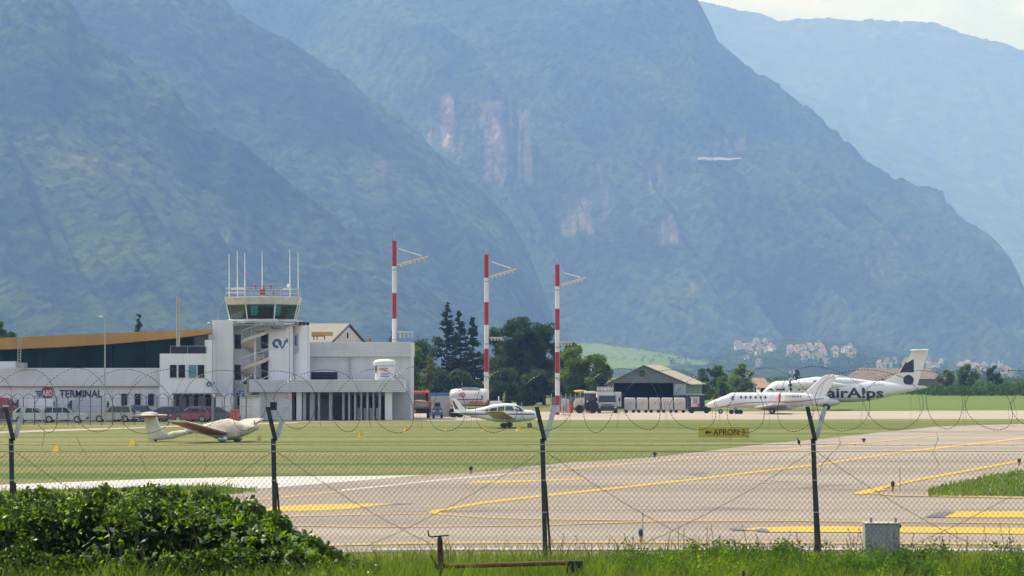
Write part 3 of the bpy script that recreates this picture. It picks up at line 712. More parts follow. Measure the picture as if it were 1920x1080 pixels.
B(ow,'low_wall',WALLG,(596,616,748,792,323.6,.4))
for a,b_,m_ in ((548,555,SHADE),(602,613,M('brown_door',(.16,.10,.07),.6)),(626,640,M('brown_door2',(.20,.13,.09),.6)),(648,652,DKGLASS),(660,663.5,DKGLASS),(670,675,DKGLASS),(681,686,DKGLASS),(693,698,DKGLASS),(705,709,DKGLASS),(716,721,DKGLASS)):
    B(ow,'door',m_,(a,b_,742,788,324.45,.12))
for a in (672,684,695,707): B(ow,'counter',WALLB,(a-2,a+5,765,790,323.4,.6))
O('roof_light', MB().tube([WP(693,641,327),WP(693,636,327)],.08,6).ell(tuple(WP(693,636,327)),.2,.2,.18,8,5), REDPR, ow, world=True)
gt = bld('gate_hut', 'small white wall block beside the canopy with a blue sign in front', 'hut', 470, 315)
B(gt,'wall',WHITEP,(450,487,743,793,314.8,3)); B(gt,'roof',GREYM,(449,488,741.5,743.2,314.5,3.6))
# building behind with pitched roof
rh = bld('pitched_roof_building', 'grey pitched roof building with a white gable standing behind the operations wing', 'building', 620, 346)
A,Bk,Cc,Dd,Ee = WP(655.5,606.5,350),WP(545,606.5,362),WP(621,641,345),WP(500,641,360),WP(686,641,356)
rg = MB()
rg.add([A,Bk,Dd,Cc,A+Vector((0,0,-.25)),Bk+Vector((0,0,-.25)),Dd+Vector((0,0,-.25)),Cc+Vector((0,0,-.25))],[(0,1,2,3),(4,7,6,5),(0,3,7,4),(1,5,6,2),(2,6,7,3)])
F_ = Ee+(Bk-A)
rg.add([A,Ee,F_,Bk],[(0,1,2,3)])
O('roof', rg, M('roof_grey',(.205,.195,.17),.7,var=.08), rh, world=True)
i_ = .04
O('gable', MB().add([A.lerp(Cc,i_)+Vector((0,.15,-.3)),Cc+Vector((.2,.1,-.1)),Ee+Vector((-.3,.1,-.1)),Vector((Cc.x+.2,Cc.y+.1,0)),Vector((Ee.x-.3,Ee.y+.1,0))],[(0,1,2),(1,3,4,2)]), M('gable_white',(.55,.57,.55),.8), rh, world=True, fix=False)
O('wall', MB().add([Cc,Dd,Vector((Dd.x,Dd.y,0)),Vector((Cc.x,Cc.y,0)),Ee,F_,Vector((F_.x,F_.y,0)),Vector((Ee.x,Ee.y,0))],[(0,1,2,3),(4,7,6,5)]), WALLG, rh, world=True)
B(rh,'gable_window',DKGLASS,(650.5,653.5,624,634,347.2,.1))
O('vent', MB().tube([A+Vector((0,0,-.1)),A+Vector((0,0,.5))],.07,6), GREYM, rh, world=True)
bmn = bld('copper_beam', 'short length of brown copper eaves on black brackets right of the tower', 'eaves', 602, 338)
B(bmn,'beam',COPPER,(584,622,622.3,629.5,338,2.5))
for px in (588.5,594.5,608.5): B(bmn,'bracket',BLACK,(px-.8,px+.8,629.5,638 if px!=608.5 else 637,338.4,.2))
B(bmn,'rail',BLACK,(584,609,629.5,631,338.3,.25))
# white kiosk tank on the canopy roof
kt = bld('domed_tank', 'white domed tank cabin with a blue band standing behind the nearest red and white mast', 'tank', 721, 321)
c0 = WP(721,714,321.5); s0 = FPX/321.5
def rr(rx, ry, z, n=20): return [(c0.x+rx*math.copysign(abs(math.cos(2*PI*i/n))**.6,math.cos(2*PI*i/n)), 321.6+ry*math.copysign(abs(math.sin(2*PI*i/n))**.6,math.sin(2*PI*i/n)), ZP(z,321.5)) for i in range(n)]
O('body', MB().loft([rr(.96,.9,714),rr(.98,.92,686)],True), WHITEP, kt, world=True, smooth=True)
O('dome', MB().loft([rr(1.12,1.05,685.5),rr(1.14,1.08,680),rr(1.1,1.03,677.5),rr(.85,.8,674.6),rr(.35,.3,673.2)],True), WHITEP, kt, world=True, smooth=True)
O('blue_band', MB().loft([rr(1.0,.94,686.2),rr(1.0,.94,683.4)],False), BLUEP, kt, world=True)
B(kt,'print',REDPR,(712,727,690.5,691.6,320.52,.03),(712,727,693.2,694.4,320.52,.03)); B(kt,'print',BLUEP,(713,729,700.5,702,320.52,.03),(713,729,705,706.3,320.52,.03))
B(kt,'arm',BLACK,(703.5,705,687,699,320.7,.2))

# ---- hangar
hg = bld('hangar', 'grey hangar with tan roof and a wide dark open doorway behind the baggage carts', 'hangar', 1230, 425)
A,Cl,Cr = WP(1207,685,424),WP(1141,717.5,424),WP(1287,717.5,424)
dv = Vector((XP(1316,445)-XP(1287,424), 21, 0))
wl = M('hangar_wall',(.19,.20,.22),.75,var=.06,dirt=.2)
O('gable', MB().add([A,Cl,Cr,WP(1262,718,424.0),WP(1150,718,424.0)],[(0,1,4,3,2)]), wl, hg, world=True, fix=False)
B(hg,'front_wall',wl,(1262,1287,717.6,768,424,.3),(1138,1151,717.6,768,424,.3))
B(hg,'door_leaf',M('door_leaf',(.40,.43,.45),.6),(1264,1286,720,762,423.7,.2))
O('side_wall', MB().add([Cr,Cr+dv,Vector((Cr.x+dv.x,Cr.y+dv.y,0)),Vector((Cr.x,Cr.y,0))],[(0,1,2,3)]), M('hangar_side',(.20,.25,.22),.75,dirt=.2), hg, world=True)
th = Vector((0,0,.08)); ov = Vector((.6,0,-.3)); fo = Vector((0,-.4,0))
for s_,nm in ((Cr+ov,'roof'),(Cl-Vector((.6,0,.3)),'roof')):
    O(nm, MB().add([A+fo,s_+fo,s_+dv,A+dv,A+fo+th,s_+fo+th,s_+dv+th,A+dv+th],[(0,1,2,3),(4,7,6,5),(0,4,5,1),(1,5,6,2),(2,6,7,3),(3,7,4,0)]), ROOFG, hg, world=True)
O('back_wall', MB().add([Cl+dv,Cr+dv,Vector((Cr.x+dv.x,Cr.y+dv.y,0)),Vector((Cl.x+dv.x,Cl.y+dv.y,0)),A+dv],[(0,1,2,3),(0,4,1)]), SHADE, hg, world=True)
O('left_wall', MB().add([Cl,Cl+dv,Vector((Cl.x+dv.x,Cl.y+dv.y,0)),Vector((Cl.x,Cl.y,0))],[(0,1,2,3)]), wl, hg, world=True)
q = WP(1204,700,423.9); O('emblem', MB().disc(tuple(q),.42,20), M('emblem_green',(.03,.07,.04),.6), hg, world=True)
B(hg,'skirting',M('skirt_blue',(.05,.09,.14),.7),(1262,1290,741,768,423.4,.2))
cb = bld('dark_shed', 'dark blue panel shed standing right of the hangar mouth', 'shed', 1303, 421)
B(cb,'wall',M('shed_blue',(.035,.05,.085),.7),(1289,1321,741,768,420,5)); B(cb,'roof',GREYM,(1288,1322,739.5,741.2,419.8,5.4))

# ---- barn and houses on the right
def house(name, label, px0, px1, eave, ridge, d, wall, roof, base=None, dep=9., group=None, win=2, hip=.22):
    x0,x1 = XP(px0,d),XP(px1,d); ze,zr = ZP(eave,d),ZP(ridge,d); zb = 0 if base is None else base
    h = T(name, label, 'house', ((x0+x1)/2,d,zb), group=group); w_ = (x1-x0)/2; e = ze-zb; r_ = zr-zb
    O('wall', MB().box(-w_,w_,0,dep,-4 if base is not None else 0,e), wall, h)
    o_ = .45; ov = w_*.06+.15
    O('roof', MB().add([(-w_-ov,-o_,e-.1),(w_+ov,-o_,e-.1),(w_+ov,dep+o_,e-.1),(-w_-ov,dep+o_,e-.1),(-w_*(1-hip),dep/2,r_),(w_*(1-hip),dep/2,r_)],[(0,1,5,4),(1,2,5),(2,3,4,5),(3,0,4),(0,3,2,1)]), roof, h)
    if win:
        m_ = MB()
        for k in range(win):
            x = -w_+2*w_*(k+.6)/(win+.2); wd = O('window', MB().box(x-.5,x+.5,-.06,.05,e*.35,e*.35+1.3), DKGLASS, h)
    return h
TER = M('terracotta', (.33,.215,.15), .85, var=.25, vs=.8); TERD = M('old_tiles', (.20,.155,.125), .9, var=.2, vs=.6)
CREAM = M('cream_wall', (.72,.65,.52), .85, var=.08); PALEW = M('pale_wall', (.82,.78,.70), .85, var=.06)
house('barn','large brown roofed barn behind the tail of the turboprop airliner',1604,1768,710,690,900,M('barn_wall',(.17,.13,.10),.9),TERD,dep=26,win=0)
house('barn','lower brown barn with a shallow roof left of the large barn',1598,1652,714,698,860,M('barn_wall',(.17,.13,.10),.9),TERD,dep=14,win=0)
house('house','red roofed house half hidden behind the round trees left of the jet tail',1412,1440,720,708.5,640,CREAM,TER,dep=10)
house('house','low pale house with orange roof between the trees and the turboprop',1424,1452,726,718,560,PALEW,TER,dep=8)
house('house','grey low outbuilding with a flat pale roof right of the round trees',1446,1500,722,716,655,WALLG,M('lead_roof',(.4,.41,.42),.6),dep=8,win=0)
kinds = [(CREAM,TER),(PALEW,TER),(PALEW,TERD),(CREAM,TERD)]
rv = random.Random(11); n = 0
spots = []
for k in range(46):
    px = rv.gauss(1500,62); py = rv.gauss(665,10)
    if 1380 < px < 1612 and 640 < py < 689: spots.append((px,py,rv.uniform(5,11)))
for k in range(22): spots.append((rv.uniform(1640,1920),rv.uniform(684,694),rv.uniform(6,11)))
for k in range(10): spots.append((rv.uniform(1375,1440),rv.uniform(644,660),rv.uniform(8,14)))
protos = []
for (px,py,wpx) in sorted(spots, key=lambda q: q[1]):
    X0,Y0,Z0 = on_slope('foothill', px, py, 3240, 5250); k = rv.randrange(4)
    wm = wpx*Y0/FPX; hm_ = rv.uniform(4.2,8.)
    g = 'houses of the far village' if px < 1630 else 'far houses right of the airliner tail'; lab = 'small pale house with reddish roof far off at right, beyond the airliner tail' if px >= 1630 else 'small pale house with a reddish roof in the far village below the mountain'
    if len(protos) < 4:
        h_ = house('village_house',lab,px-wpx/2,px+wpx/2,700-(Z0+hm_-EYE)*FPX/Y0,700-(Z0+hm_+4.4-EYE)*FPX/Y0,Y0,kinds[len(protos)][0],kinds[len(protos)][1],base=Z0,dep=13,group=g,win=0)
        protos.append((h_,wm))
    else:
        p,w0 = protos[k]; dup(p,(X0,Y0,Z0),rz=rv.uniform(-.5,.5),scale=(wm/w0,rv.uniform(.8,1.2),rv.uniform(.7,1.15)),label=lab,group=g)
def tower_church(name,label,px,py_base,py_eave,py_top,d,wpx,z0,wall,roof):
    h = T(name,label,'church tower',(XP(px,d),d,z0)); w_ = wpx*d/FPX/2; e = ZP(py_eave,d)-z0; tp_ = ZP(py_top,d)-z0
    O('wall', MB().box(-w_,w_,-w_,w_,-4,e), wall, h); O('spire', MB().loft([[(-w_*1.1,-w_*1.1,e),(w_*1.1,-w_*1.1,e),(w_*1.1,w_*1.1,e),(-w_*1.1,w_*1.1,e)],[(-.1,-.1,tp_),(.1,-.1,tp_),(.1,.1,tp_),(-.1,.1,tp_)]],True), roof, h)
    O('belfry_opening', MB().box(-w_*.4,w_*.4,-w_-.1,-w_+.1,e-3.5,e-1), SHADE, h)
X0,Y0,Z0 = on_slope('foothill',1876,692,3240,5250); tower_church('church_tower','church tower with a pointed spire at the far right under the mountain',1876,692,676,662.5,Y0,7.5,Z0,CREAM,TERD)
X0,Y0,Z0 = on_slope('foothill',1513,664,3240,5250); tower_church('church_tower','slim pale church tower rising in the middle of the far village',1513,664,649,644,Y0,4.2,Z0,PALEW,TER)
# ================================================================= MASTS, LAMPS, SIGNS, VEHICLES
LAMPG = M('lamp_glass', (.75,.75,.70), .2)
CREAMM = M('cream_metal', (.66,.58,.46), .6, var=.08)
def mast(px, bands, d, tip, label, boom, low):
    t = T('floodlight_mast', label, 'mast', (XP(px,d),d,0), group='red and white floodlight masts')
    s = FPX/d; ys = bands+[HY+EYE*s]
    for i in range(len(ys)-1):
        r0 = (4.15-.0*i)/s; z1,z0 = ZP(ys[i],d),max(ZP(ys[i+1],d),0)
        O('red_band' if i%2==0 else 'white_band', MB().cyl((0,0,z0),r0*(1+.0), z1-z0,'z',18), REDP if i%2==0 else WHITEP, t, smooth=True)
    for y_ in (ys[1]+8, ys[4]-8, ys[5]+10): O('collar', MB().cyl((0,0,ZP(y_,d)),4.9/s,.12,'z',16), GALV, t, smooth=True)
    O('lightning_rod', MB().tube([(0,0,ZP(ys[0],d)),(0,0,ZP(tip,d))],.035,5), GALV, t); O('cap', MB().cyl((-.08,0,ZP(ys[0],d)),.16,.16,'z',8), GREYM, t)
    # carrier of the lamps: ladder frame rising to a tip, with a stay back to the pole
    Lp = lambda x,y,yy=0.: Vector(((x-px)/s, yy, ZP(y,d)))
    a,b_,st = boom
    for sd in (-.45,.45):
        O('boom_rail', MB().tube([Lp(*a,sd*.6),Lp(*b_,sd)],.085,6), CREAMM, t)
    n = 9
    for k in range(n):
        u = (k+.5)/n; O('boom_rung', MB().tube([Lp(*a,-.27).lerp(Lp(*b_,-.45),u),Lp(*a,.27).lerp(Lp(*b_,.45),u)],.05,4), CREAMM, t)
    for k in range(6):
        u = .14+k*.14; p = Lp(*a,0).lerp(Lp(*b_,0),u); fl_ = MB().box(p.x-.16,p.x+.16,-.3,.3,p.z-.26,p.z-.06); O('floodlight', fl_, CREAMM, t)
    O('stay', MB().tube([Lp(*st[0]),Lp(*st[1])],.07,6), WHITEM, t); O('stay_foot', MB().tube([Lp(px,ys[1]-4),Lp(px+6,ys[1]-4)],.1,6), REDP, t)
    x0,x1,y0,y1 = low
    O('lower_rack', MB().box((x0-px)/s,(x1-px)/s,-.4,.4,ZP(y0+3,d),ZP(y0,d)), CREAMM, t)
    for k in range(4):
        xx = (x0+2+(x1-x0-6)*k/3-px)/s; O('floodlight', MB().box(xx,xx+.22,-.55,-.2,ZP(y1,d),ZP(y0+3,d)), GALV, t)
    O('rack_arm', MB().tube([Lp(px,y0+2),Lp(x0,y0+2)],.06,5), GALV, t)
    O('ladder', MB().tube([(.5*5/s+.12,-.25,.4),(.5*5/s+.12,-.25,ZP(ys[0]+6,d))],.02,4), GALV, t)
    return t
mast(739.3,[451.8,499.3,549.4,597.7,646,694.3,743.8],331,437,'nearest and tallest red and white floodlight mast, in front of the operations wing',((744,496.5),(803,481),((748,466.5),(790,479.5))),(747,775,621,634))
mast(912,[477.4,520.9,566.5,609.2,653.9,697.5,741],350,462,'middle red and white floodlight mast, rising behind the fuel tanker and the light aeroplane',((916,519),(969,504),((922,491),(958,503))),(918,942,632,639))
mast(1045,[496.5,537,578.8,618.8,660.2,699.8,741.5],362,482,'right hand red and white floodlight mast with a barrier sign at its foot',((1049,534),(1098,521),((1058,511.5),(1088,520))),(1050,1073,640,648))
bar = T('barrier_sign','low grey barrier sign with red stripes below the right hand mast','sign',(XP(1045,358),358,0)); s = FPX/358
O('panel', MB().box(-14/s,14/s,0,.08,.35,ZP(760,358)), M('sign_panel_grey',(.52,.53,.54),.6), bar)
mb = MB()
for k in range(3): mb.add([(-13/s+k*.2,-.012,.5),(-13/s+k*.2+.1,-.012,.5),(-13/s+k*.2+.30,-.012,1.1),(-13/s+k*.2+.20,-.012,1.1)],[(0,1,2,3)])
O('stripe', mb, REDPR, bar); m2 = TXT['num']; O('lettering', MB().add([(p[0]*.85+.13,-.015,p[2]+.5) for p in m2.v], m2.f), REDPR, bar, fix=False)
for x in (-12/s,12/s,20/s): O('foot', MB().box(x-.05,x+.05,-.3,.4,0,.36).box(x-.3,x+.3,.1,.18,.04,.1), GALV, bar)

def lamp_post(px, ytop, d, label, arm=-9, white=True):
    t = T('street_lamp', label, 'street lamp', (XP(px,d),d,0), group='slim grey street lamps'); s = FPX/d; zt = ZP(ytop,d)
    O('pole', MB().tube([(0,0,0),(0,0,zt-.25)],.085,8,r1=.055).tube([(0,0,zt-.25),(arm*.25/s,0,zt-.06),(arm*.6/s,0,zt)],.045,6), GALV, t, smooth=True)
    O('lamp_head', MB().ell((arm*.9/s,0,zt+.02),abs(arm)*.35/s,.14,.085,10,6), WHITEM, t, smooth=True)
lamp_post(197,594,306,'tall slim street lamp standing in front of the TERMINAL lettering')
lamp_post(398.7,606,306,'slim street lamp in front of the left edge of the control tower',-8)
lamp_post(595,612,317,'slim street lamp against the wing just right of the tower',-8) if False else None
# road signs
def round_sign(px, py, d, r, label, txt=None, pole_top=None, back=False):
    t = T('road_sign', label, 'road sign', (XP(px,d),d,0)); s = FPX/d; z = ZP(py,d)
    O('post', MB().tube([(0,.03,0),(0,.03,ZP(pole_top,d) if pole_top else z)],.05,6), GALV, t)
    O('rim', MB().cyl((0,-.03,z),r/s,.03,'y',24), REDPR if not back else GALV, t); O('face', MB().disc((0,-.034,z),r*.74/s,24), WHITEP if not back else GREYM, t)
    if txt:
        m2 = TXT[txt]; O('lettering', MB().add([(p[0]-.17,-.038,p[2]+z-.13) for p in m2.v], m2.f), BLACK, t, fix=False)
    return t
round_sign(543,743,309,5.6,'round red rimmed speed limit sign in front of the arcade wall','fifty',pole_top=612)
round_sign(401,742,308,5,'round red rimmed sign in front of the office block canopy')
bs = T('direction_sign','blue square road sign left of the small white gate hut','sign',(XP(453,307),307,0)); s = FPX/307
O('post', MB().tube([(0,.04,0),(0,.04,2.8)],.045,6), GALV, bs); O('panel', MB().box(-5.5/s,5.5/s,0,.03,ZP(743,307),ZP(732.5,307)), M('sign_blue',(.015,.10,.36),.5), bs)
O('arrow', MB().add([(-2/s,-.005,2.58),(0,-.005,2.58),(1/s,-.005,2.8),(3/s,-.005,2.8),(3/s,-.005,2.9),(.4/s,-.005,2.9),(-.7/s,-.005,2.66),(-2/s,-.005,2.66)],[(0,1,2,3,4,5,6,7)]), WHITEP, bs, fix=False)
cmr = T('camera_post','slim post with a dark camera ball in front of the spiral stair','post',(XP(460,309),309,0)); O('post', MB().tube([(0,0,0),(0,0,ZP(720,309))],.05,6), GALV, cmr); O('ball', MB().ell((0,0,ZP(717,309)),.2,.2,.22), BLACK, cmr, smooth=True)

# APRON sign
da = DG(824.5); s = FPX/da
ap = T('apron_sign','yellow airfield sign reading APRON 3 with an arrow, standing in the grass','sign',(XP(1357,da),da,0))
O('board', MB().bbox(-47/s,47/s,0,.25,ZP(820,da),ZP(800,da),.02), M('sign_yellow',(.50,.41,.012),.55,var=.1), ap)
m2 = TXT['apron']; O('lettering', MB().add([(p[0]-20/s,-.012,p[2]+ZP(816,da)) for p in m2.v], m2.f), BLACK, ap, fix=False)
z = ZP(810.5,da)
O('arrow', MB().add([(-36/s,-.012,z),(-30/s,-.012,z+4.5/s),(-30/s,-.012,z+1.6/s),(-24/s,-.012,z+1.6/s),(-24/s,-.012,z-1.6/s),(-30/s,-.012,z-1.6/s),(-30/s,-.012,z-4.5/s)],[(0,1,2,3,4,5,6)]), BLACK, ap, fix=False)
for x in (-45,-14,13,44): O('leg', MB().tube([(x/s,.12,0),(x/s,.12,ZP(819.5,da))],.03,5), GALV, ap)
O('frame', MB().box(-47.6/s,-47/s,-.02,.27,ZP(821,da),ZP(799.5,da)).box(47/s,47.6/s,-.02,.27,ZP(821,da),ZP(799.5,da)), GALV, ap)

# yellow marker boards
MKY = M('marker_yellow', (.70,.46,.03), .6, var=.1)
def marker(px, py, label, k=1.):
    d = DG(py+4.5); t = T('marker', label, 'marker', (XP(px,d),d,0), rz=random.uniform(-.5,.5), group='yellow marker cones in the grass'); w_ = .2*k
    O('tent', MB().add([(-w_,-w_,0),(w_,-w_,0),(w_,w_,0),(-w_,w_,0),(-w_*.4,0,.42*k),(w_*.4,0,.42*k)],[(0,1,5,4),(1,2,5),(2,3,4,5),(3,0,4)]), MKY, t, fix=False)
    O('base', MB().box(-w_*1.2,w_*1.2,-w_*1.2,w_*1.2,0,.03), WHITEP, t)
for px,py,lab,k in ((108,843,'yellow marker cone nearest the left fence post',1.15),(250,832,'yellow and white marker below the tail of the covered aeroplane',1.15),(487,823,'pale marker cone right of the covered aeroplane nose',1.),(678,815,'yellow marker cone alone in the grass left of the nearest mast',1.),(762,806,'yellow marker cone in the grass below the nearest mast',1.),(839,802.5,'small yellow marker in the grass below the fuel tanker',.8),(909,803.5,'yellow marker cone left of the light aeroplane wheels',1.1),(974,803,'yellow marker cone between the wheels of the light aeroplane',1.1)):
    marker(px,py,lab,k)

# taxiway edge lights
def edge_light(px, py, h, label, blue=False, rod=None):
    d = DG(py); t = T('taxiway_light', label, 'light', (XP(px,d),d,0), group='taxiway edge lights'); s = FPX/d; r = 4.0/s*(1.15 if blue else 1)
    O('stem', MB().cyl((0,0,0),r*.45,h*.5,'z',8,r1=r*.55), M('stem_orange',(.42,.24,.06),.6) if py>870 else M('stem_dark',(.08,.06,.05),.6), t); O('lens', MB().ell((0,0,h*.75),r,r,h*.3,10,6), M('lens_blue',(.02,.025,.14),.15) if blue else M('lens_dark',(.035,.02,.03),.2), t, smooth=True)
    if rod: O('rod', MB().tube([(rod[0]/s,.05,0),(rod[0]/s,.05,ZP(rod[1],d))],.02,5), GALV, t); 
edge_light(883,888.5,.35,'dark edge light on the far taxiway edge, between the middle two fence posts')
edge_light(1227.5,857.5,.3,'dark edge light on the far taxiway edge, left below the APRON sign')
edge_light(1673,922,.42,'dark edge light with a thin rod inside the yellow chevron',rod=(14,876))
edge_light(1910,873,.36,'dark edge light at the right picture edge above the grass island')
edge_light(1201,1019,.40,'blue edge light with a rod beside the yellow edge line',blue=True,rod=(4,960))
edge_light(1619,830,.3,'tiny dark edge light far right on the far taxiway edge')

# ---- inner fence of Y posts in front of the car park
inf = T('inner_fence','thin dark inner fence of many Y topped posts in front of the parked cars','fence',(XP(0,291),291,0)); FEN = M('fence_dark',(.06,.065,.07),.6); s = FPX/291
px = -60.; k = 0; ztop = ZP(745,291)
while px < 475:
    x = px/s; post = O('post', MB().tube([(x,0,0),(x,0,ztop)],.04,5), FEN, inf)
    a1 = O('arm', MB().tube([(x,0,ztop),(x-9.5/s,0,ZP(737.5,291))],.03,4), FEN); a1.parent = post
    a2 = O('arm', MB().tube([(x,0,ztop),(x+9.5/s,0,ZP(737.5,291))],.03,4), FEN); a2.parent = post
    px += 20.9
mb = MB()
for y_ in (747,762,778,793): mb.tube([(-60/s,0,ZP(y_,291)),(475/s,0,ZP(y_,291))],.012,3)
x = -60
while x < 475: mb.tube([(x/s,0.01,0.02),(x/s,0.01,ztop)],.006,3); x += 2.0
O('wire_mesh', mb, FEN, inf, kind='stuff')

# ---- cars
TYRE = M('tyre', (.015,.015,.016), .85); RIM = M('rim', (.45,.46,.47), .35, .8)
GLASSC = M('car_glass', (.012,.016,.02), .05, spec=.8); LENSR = M('tail_lens', (.30,.012,.012), .2); LENSW = M('head_lens', (.75,.76,.78), .1)
def wheel(parent, x, y, r, w_, side):
    o = O('wheel', MB().cyl((x,y-w_/2,r),r,w_,'y',18), TYRE, parent, smooth=True)
    rm = O('rim', MB().cyl((x,y+side*(w_/2)-.012,r),r*.62,.024,'y',14), RIM); rm.parent = o
    return o
def car(px, d, L_, H_, W_, col, label, kind='hatch', flip=False, rz=0.):
    t = T('parked_car' if kind != 'van' else 'parked_van', label, 'car' if kind != 'van' else 'van', (XP(px,d),d,0), rz=rz+(PI if flip else 0), group='vehicles parked behind the inner fence')
    paint = M('paint_%s' % '_'.join('%03d' % int(c*1000) for c in col), col, .25, .0, var=.03, coat=.6)
    l = L_/2; hw = W_/2; wr = .33 if kind != 'van' else .35; sill = .28
    belt = .92 if kind != 'van' else 1.15
    if kind == 'van': prof = [(-l,.45),(-l,H_-.12),(-l+.12,H_),(l-1.75,H_),(l-1.35,H_-.12),(l-.85,belt+.05),(l-.12,belt-.22),(l,.75),(l,.4),(l-.1,sill),(-l+.1,sill)]
    elif kind == 'suv': prof = [(-l,.5),(-l+.05,belt),(-l+.3,H_-.05),(-l+.6,H_),(l-2.0,H_-.03),(l-1.25,belt+.06),(l-.15,belt-.12),(l,.7),(l,.42),(l-.15,sill),(-l+.12,sill)]
    else: prof = [(-l,.5),(-l+.04,belt-.02),(-l+.55,H_-.10),(-l+.95,H_),(l-2.15,H_-.03),(l-1.2,belt),(l-.2,belt-.24),(l,.62),(l,.38),(l-.15,sill),(-l+.12,sill)]
    n = len(prof)
    def ring(y, k_): 
        return [(x*(1-.012*k_), y*(1-(max(z-belt,0)/max(H_-belt,.1))*.17 if True else 1), z) for x,z in prof]
    mb = MB(); m = len(prof); ys = (-1,-.93,.93,1)
    mb.loft([ring(-hw,1.5),ring(-hw*.97,0)] + [ring(hw*.97,0),ring(hw,1.5)],True)
    O('body', mb, paint, t, smooth=True, sharp=35)
    # side glass, windscreen, rear window as pieces just proud of the body
    def yat(z): return hw*(1-(max(z-belt,0)/max(H_-belt,.1))*.17)+.012
    if kind == 'van': segs = [((l-1.62,l-1.02),(l-1.62,l-1.45))]
    elif kind == 'suv': segs = [((-l+.25,-l+1.05),(-l+.42,-l+1.05)),((-l+1.12,-l+2.0),(-l+1.12,-l+2.0)),((-l+2.07,l-1.42),(-l+2.07,l-1.98))]
    else: segs = [((-l+.3,-l+.95),(-l+.7,-l+.95)),((-l+1.02,-l+1.95),(-l+1.02,-l+1.95)),((-l+2.0,l-1.35),(-l+2.0,l-2.08))]
    for (b0,b1),(t0,t1) in segs:
        for sd in (-1,1):
            O('side_window', MB().add([(b0,sd*yat(belt+.03),belt+.03),(b1,sd*yat(belt+.03),belt+.03),(t1,sd*yat(H_-.1),H_-.1),(t0,sd*yat(H_-.1),H_-.1)],[(0,1,2,3)]), GLASSC, t, fix=False)
    if kind == 'van': wsx = ((l-.83,belt+.10),(l-1.33,H_-.17))
    elif kind == 'suv': wsx = ((l-1.20,belt+.1),(l-1.93,H_-.06))
    else: wsx = ((l-1.17,belt+.05),(l-2.05,H_-.08))
    (xa,za),(xb,zb) = wsx
    O('windscreen', MB().add([(xa+.03,-hw*.84,za),(xa+.03,hw*.84,za),(xb+.03,hw*.74,zb),(xb+.03,-hw*.74,zb)],[(0,1,2,3)]), GLASSC, t, fix=False)
    rx = {'van':((-l-.012,belt+.15),(-l-.012,H_-.35)),'suv':((-l+.07,belt+.06),(-l+.24,H_-.1)),'hatch':((-l+.08,belt+.03),(-l+.5,H_-.13))}[kind]
    (xa,za),(xb,zb) = rx
    O('rear_window', MB().add([(xa-.02,hw*.8,za),(xa-.02,-hw*.8,za),(xb-.02,-hw*.7,zb),(xb-.02,hw*.7,zb)],[(0,1,2,3)]), GLASSC, t, fix=False)
    for sd in (-1,1):
        O('headlight', MB().box(l-.16,l+.005,sd*hw*.62-.18,sd*hw*.62+.18,.60,.74), LENSW, t)
        O('tail_light', MB().box(-l-.012,-l+.1,sd*hw*.82-.1,sd*hw*.82+.1,.72,1.0), LENSR, t)
        for x in (-l+.78,l-.85): wheel(t, x, sd*(hw-.09), wr, .2, sd)
        O('mirror', MB().box(l-1.45,l-1.28,sd*hw,sd*(hw+.17),belt,belt+.14), paint, t)
    O('bumper', MB().box(l-.05,l+.03,-hw*.92,hw*.92,.34,.52).box(-l-.03,-l+.05,-hw*.92,hw*.92,.34,.54), BLACK, t)
    return t
car(3,311,4.2,1.5,1.75,(.06,.025,.022),'dark maroon car at the left picture edge behind the inner fence')
car(4,316,4.5,2.3,2.0,(.42,.02,.02),'red van at the left picture edge behind the parked cars','van')
car(55,318.5,5.0,2.22,2.0,(.80,.80,.78),'large white van left below the ABD logo, taller than the cars before it','van',flip=True)
car(66,306,4.2,1.48,1.72,(.60,.61,.62),'silver car in front of the large white van','hatch')
car(96,311.5,4.2,1.45,1.75,(.02,.025,.05),'dark navy car left of the silver people carrier','hatch',flip=True)
car(155,314,5.0,2.15,1.95,(.44,.45,.46),'grey panel van with a white roof below the TERMINAL lettering','van',flip=True)
car(122,306,4.3,1.55,1.78,(.52,.54,.56),'silver people carrier in front of the grey panel van','suv')
car(212,309,4.1,1.6,1.75,(.50,.47,.40),'beige off road car right of the grey panel van','suv',flip=True)
car(246,312,4.2,1.45,1.7,(.74,.75,.76),'white estate car right of the beige off road car','hatch')
car(274,314,3.9,1.6,1.7,(.05,.14,.40),'bright blue car behind the tail of the covered aeroplane','suv')
car(304,309,4.3,1.5,1.75,(.022,.03,.05),'dark blue car behind the tail fin of the covered aeroplane','hatch',flip=True)
car(333,312.5,4.0,1.45,1.7,(.34,.36,.38),'grey hatchback under the office block windows','hatch')
car(358,308,3.9,1.42,1.7,(.26,.03,.03),'red hatchback in front of the office block','hatch',flip=True)
car(383,311,4.1,1.5,1.72,(.30,.30,.30),'mid grey car right of the red hatchback','hatch')
car(411,309,4.1,1.5,1.72,(.09,.09,.10),'charcoal car left of the orange barrier','suv')
ob_ = T('plastic_barrier','orange red plastic barrier panel between the cars and the gate hut','barrier',(XP(440,306),306,0)); s = FPX/306
O('panel', MB().bbox(-8.5/s,8.5/s,0,.3,.15,1.25,.04), M('barrier_orange',(.62,.12,.05),.6), ob_); O('foot', MB().box(-8/s,-5/s,-.3,.6,0,.14).box(5/s,8/s,-.3,.6,0,.14), BLACK, ob_)

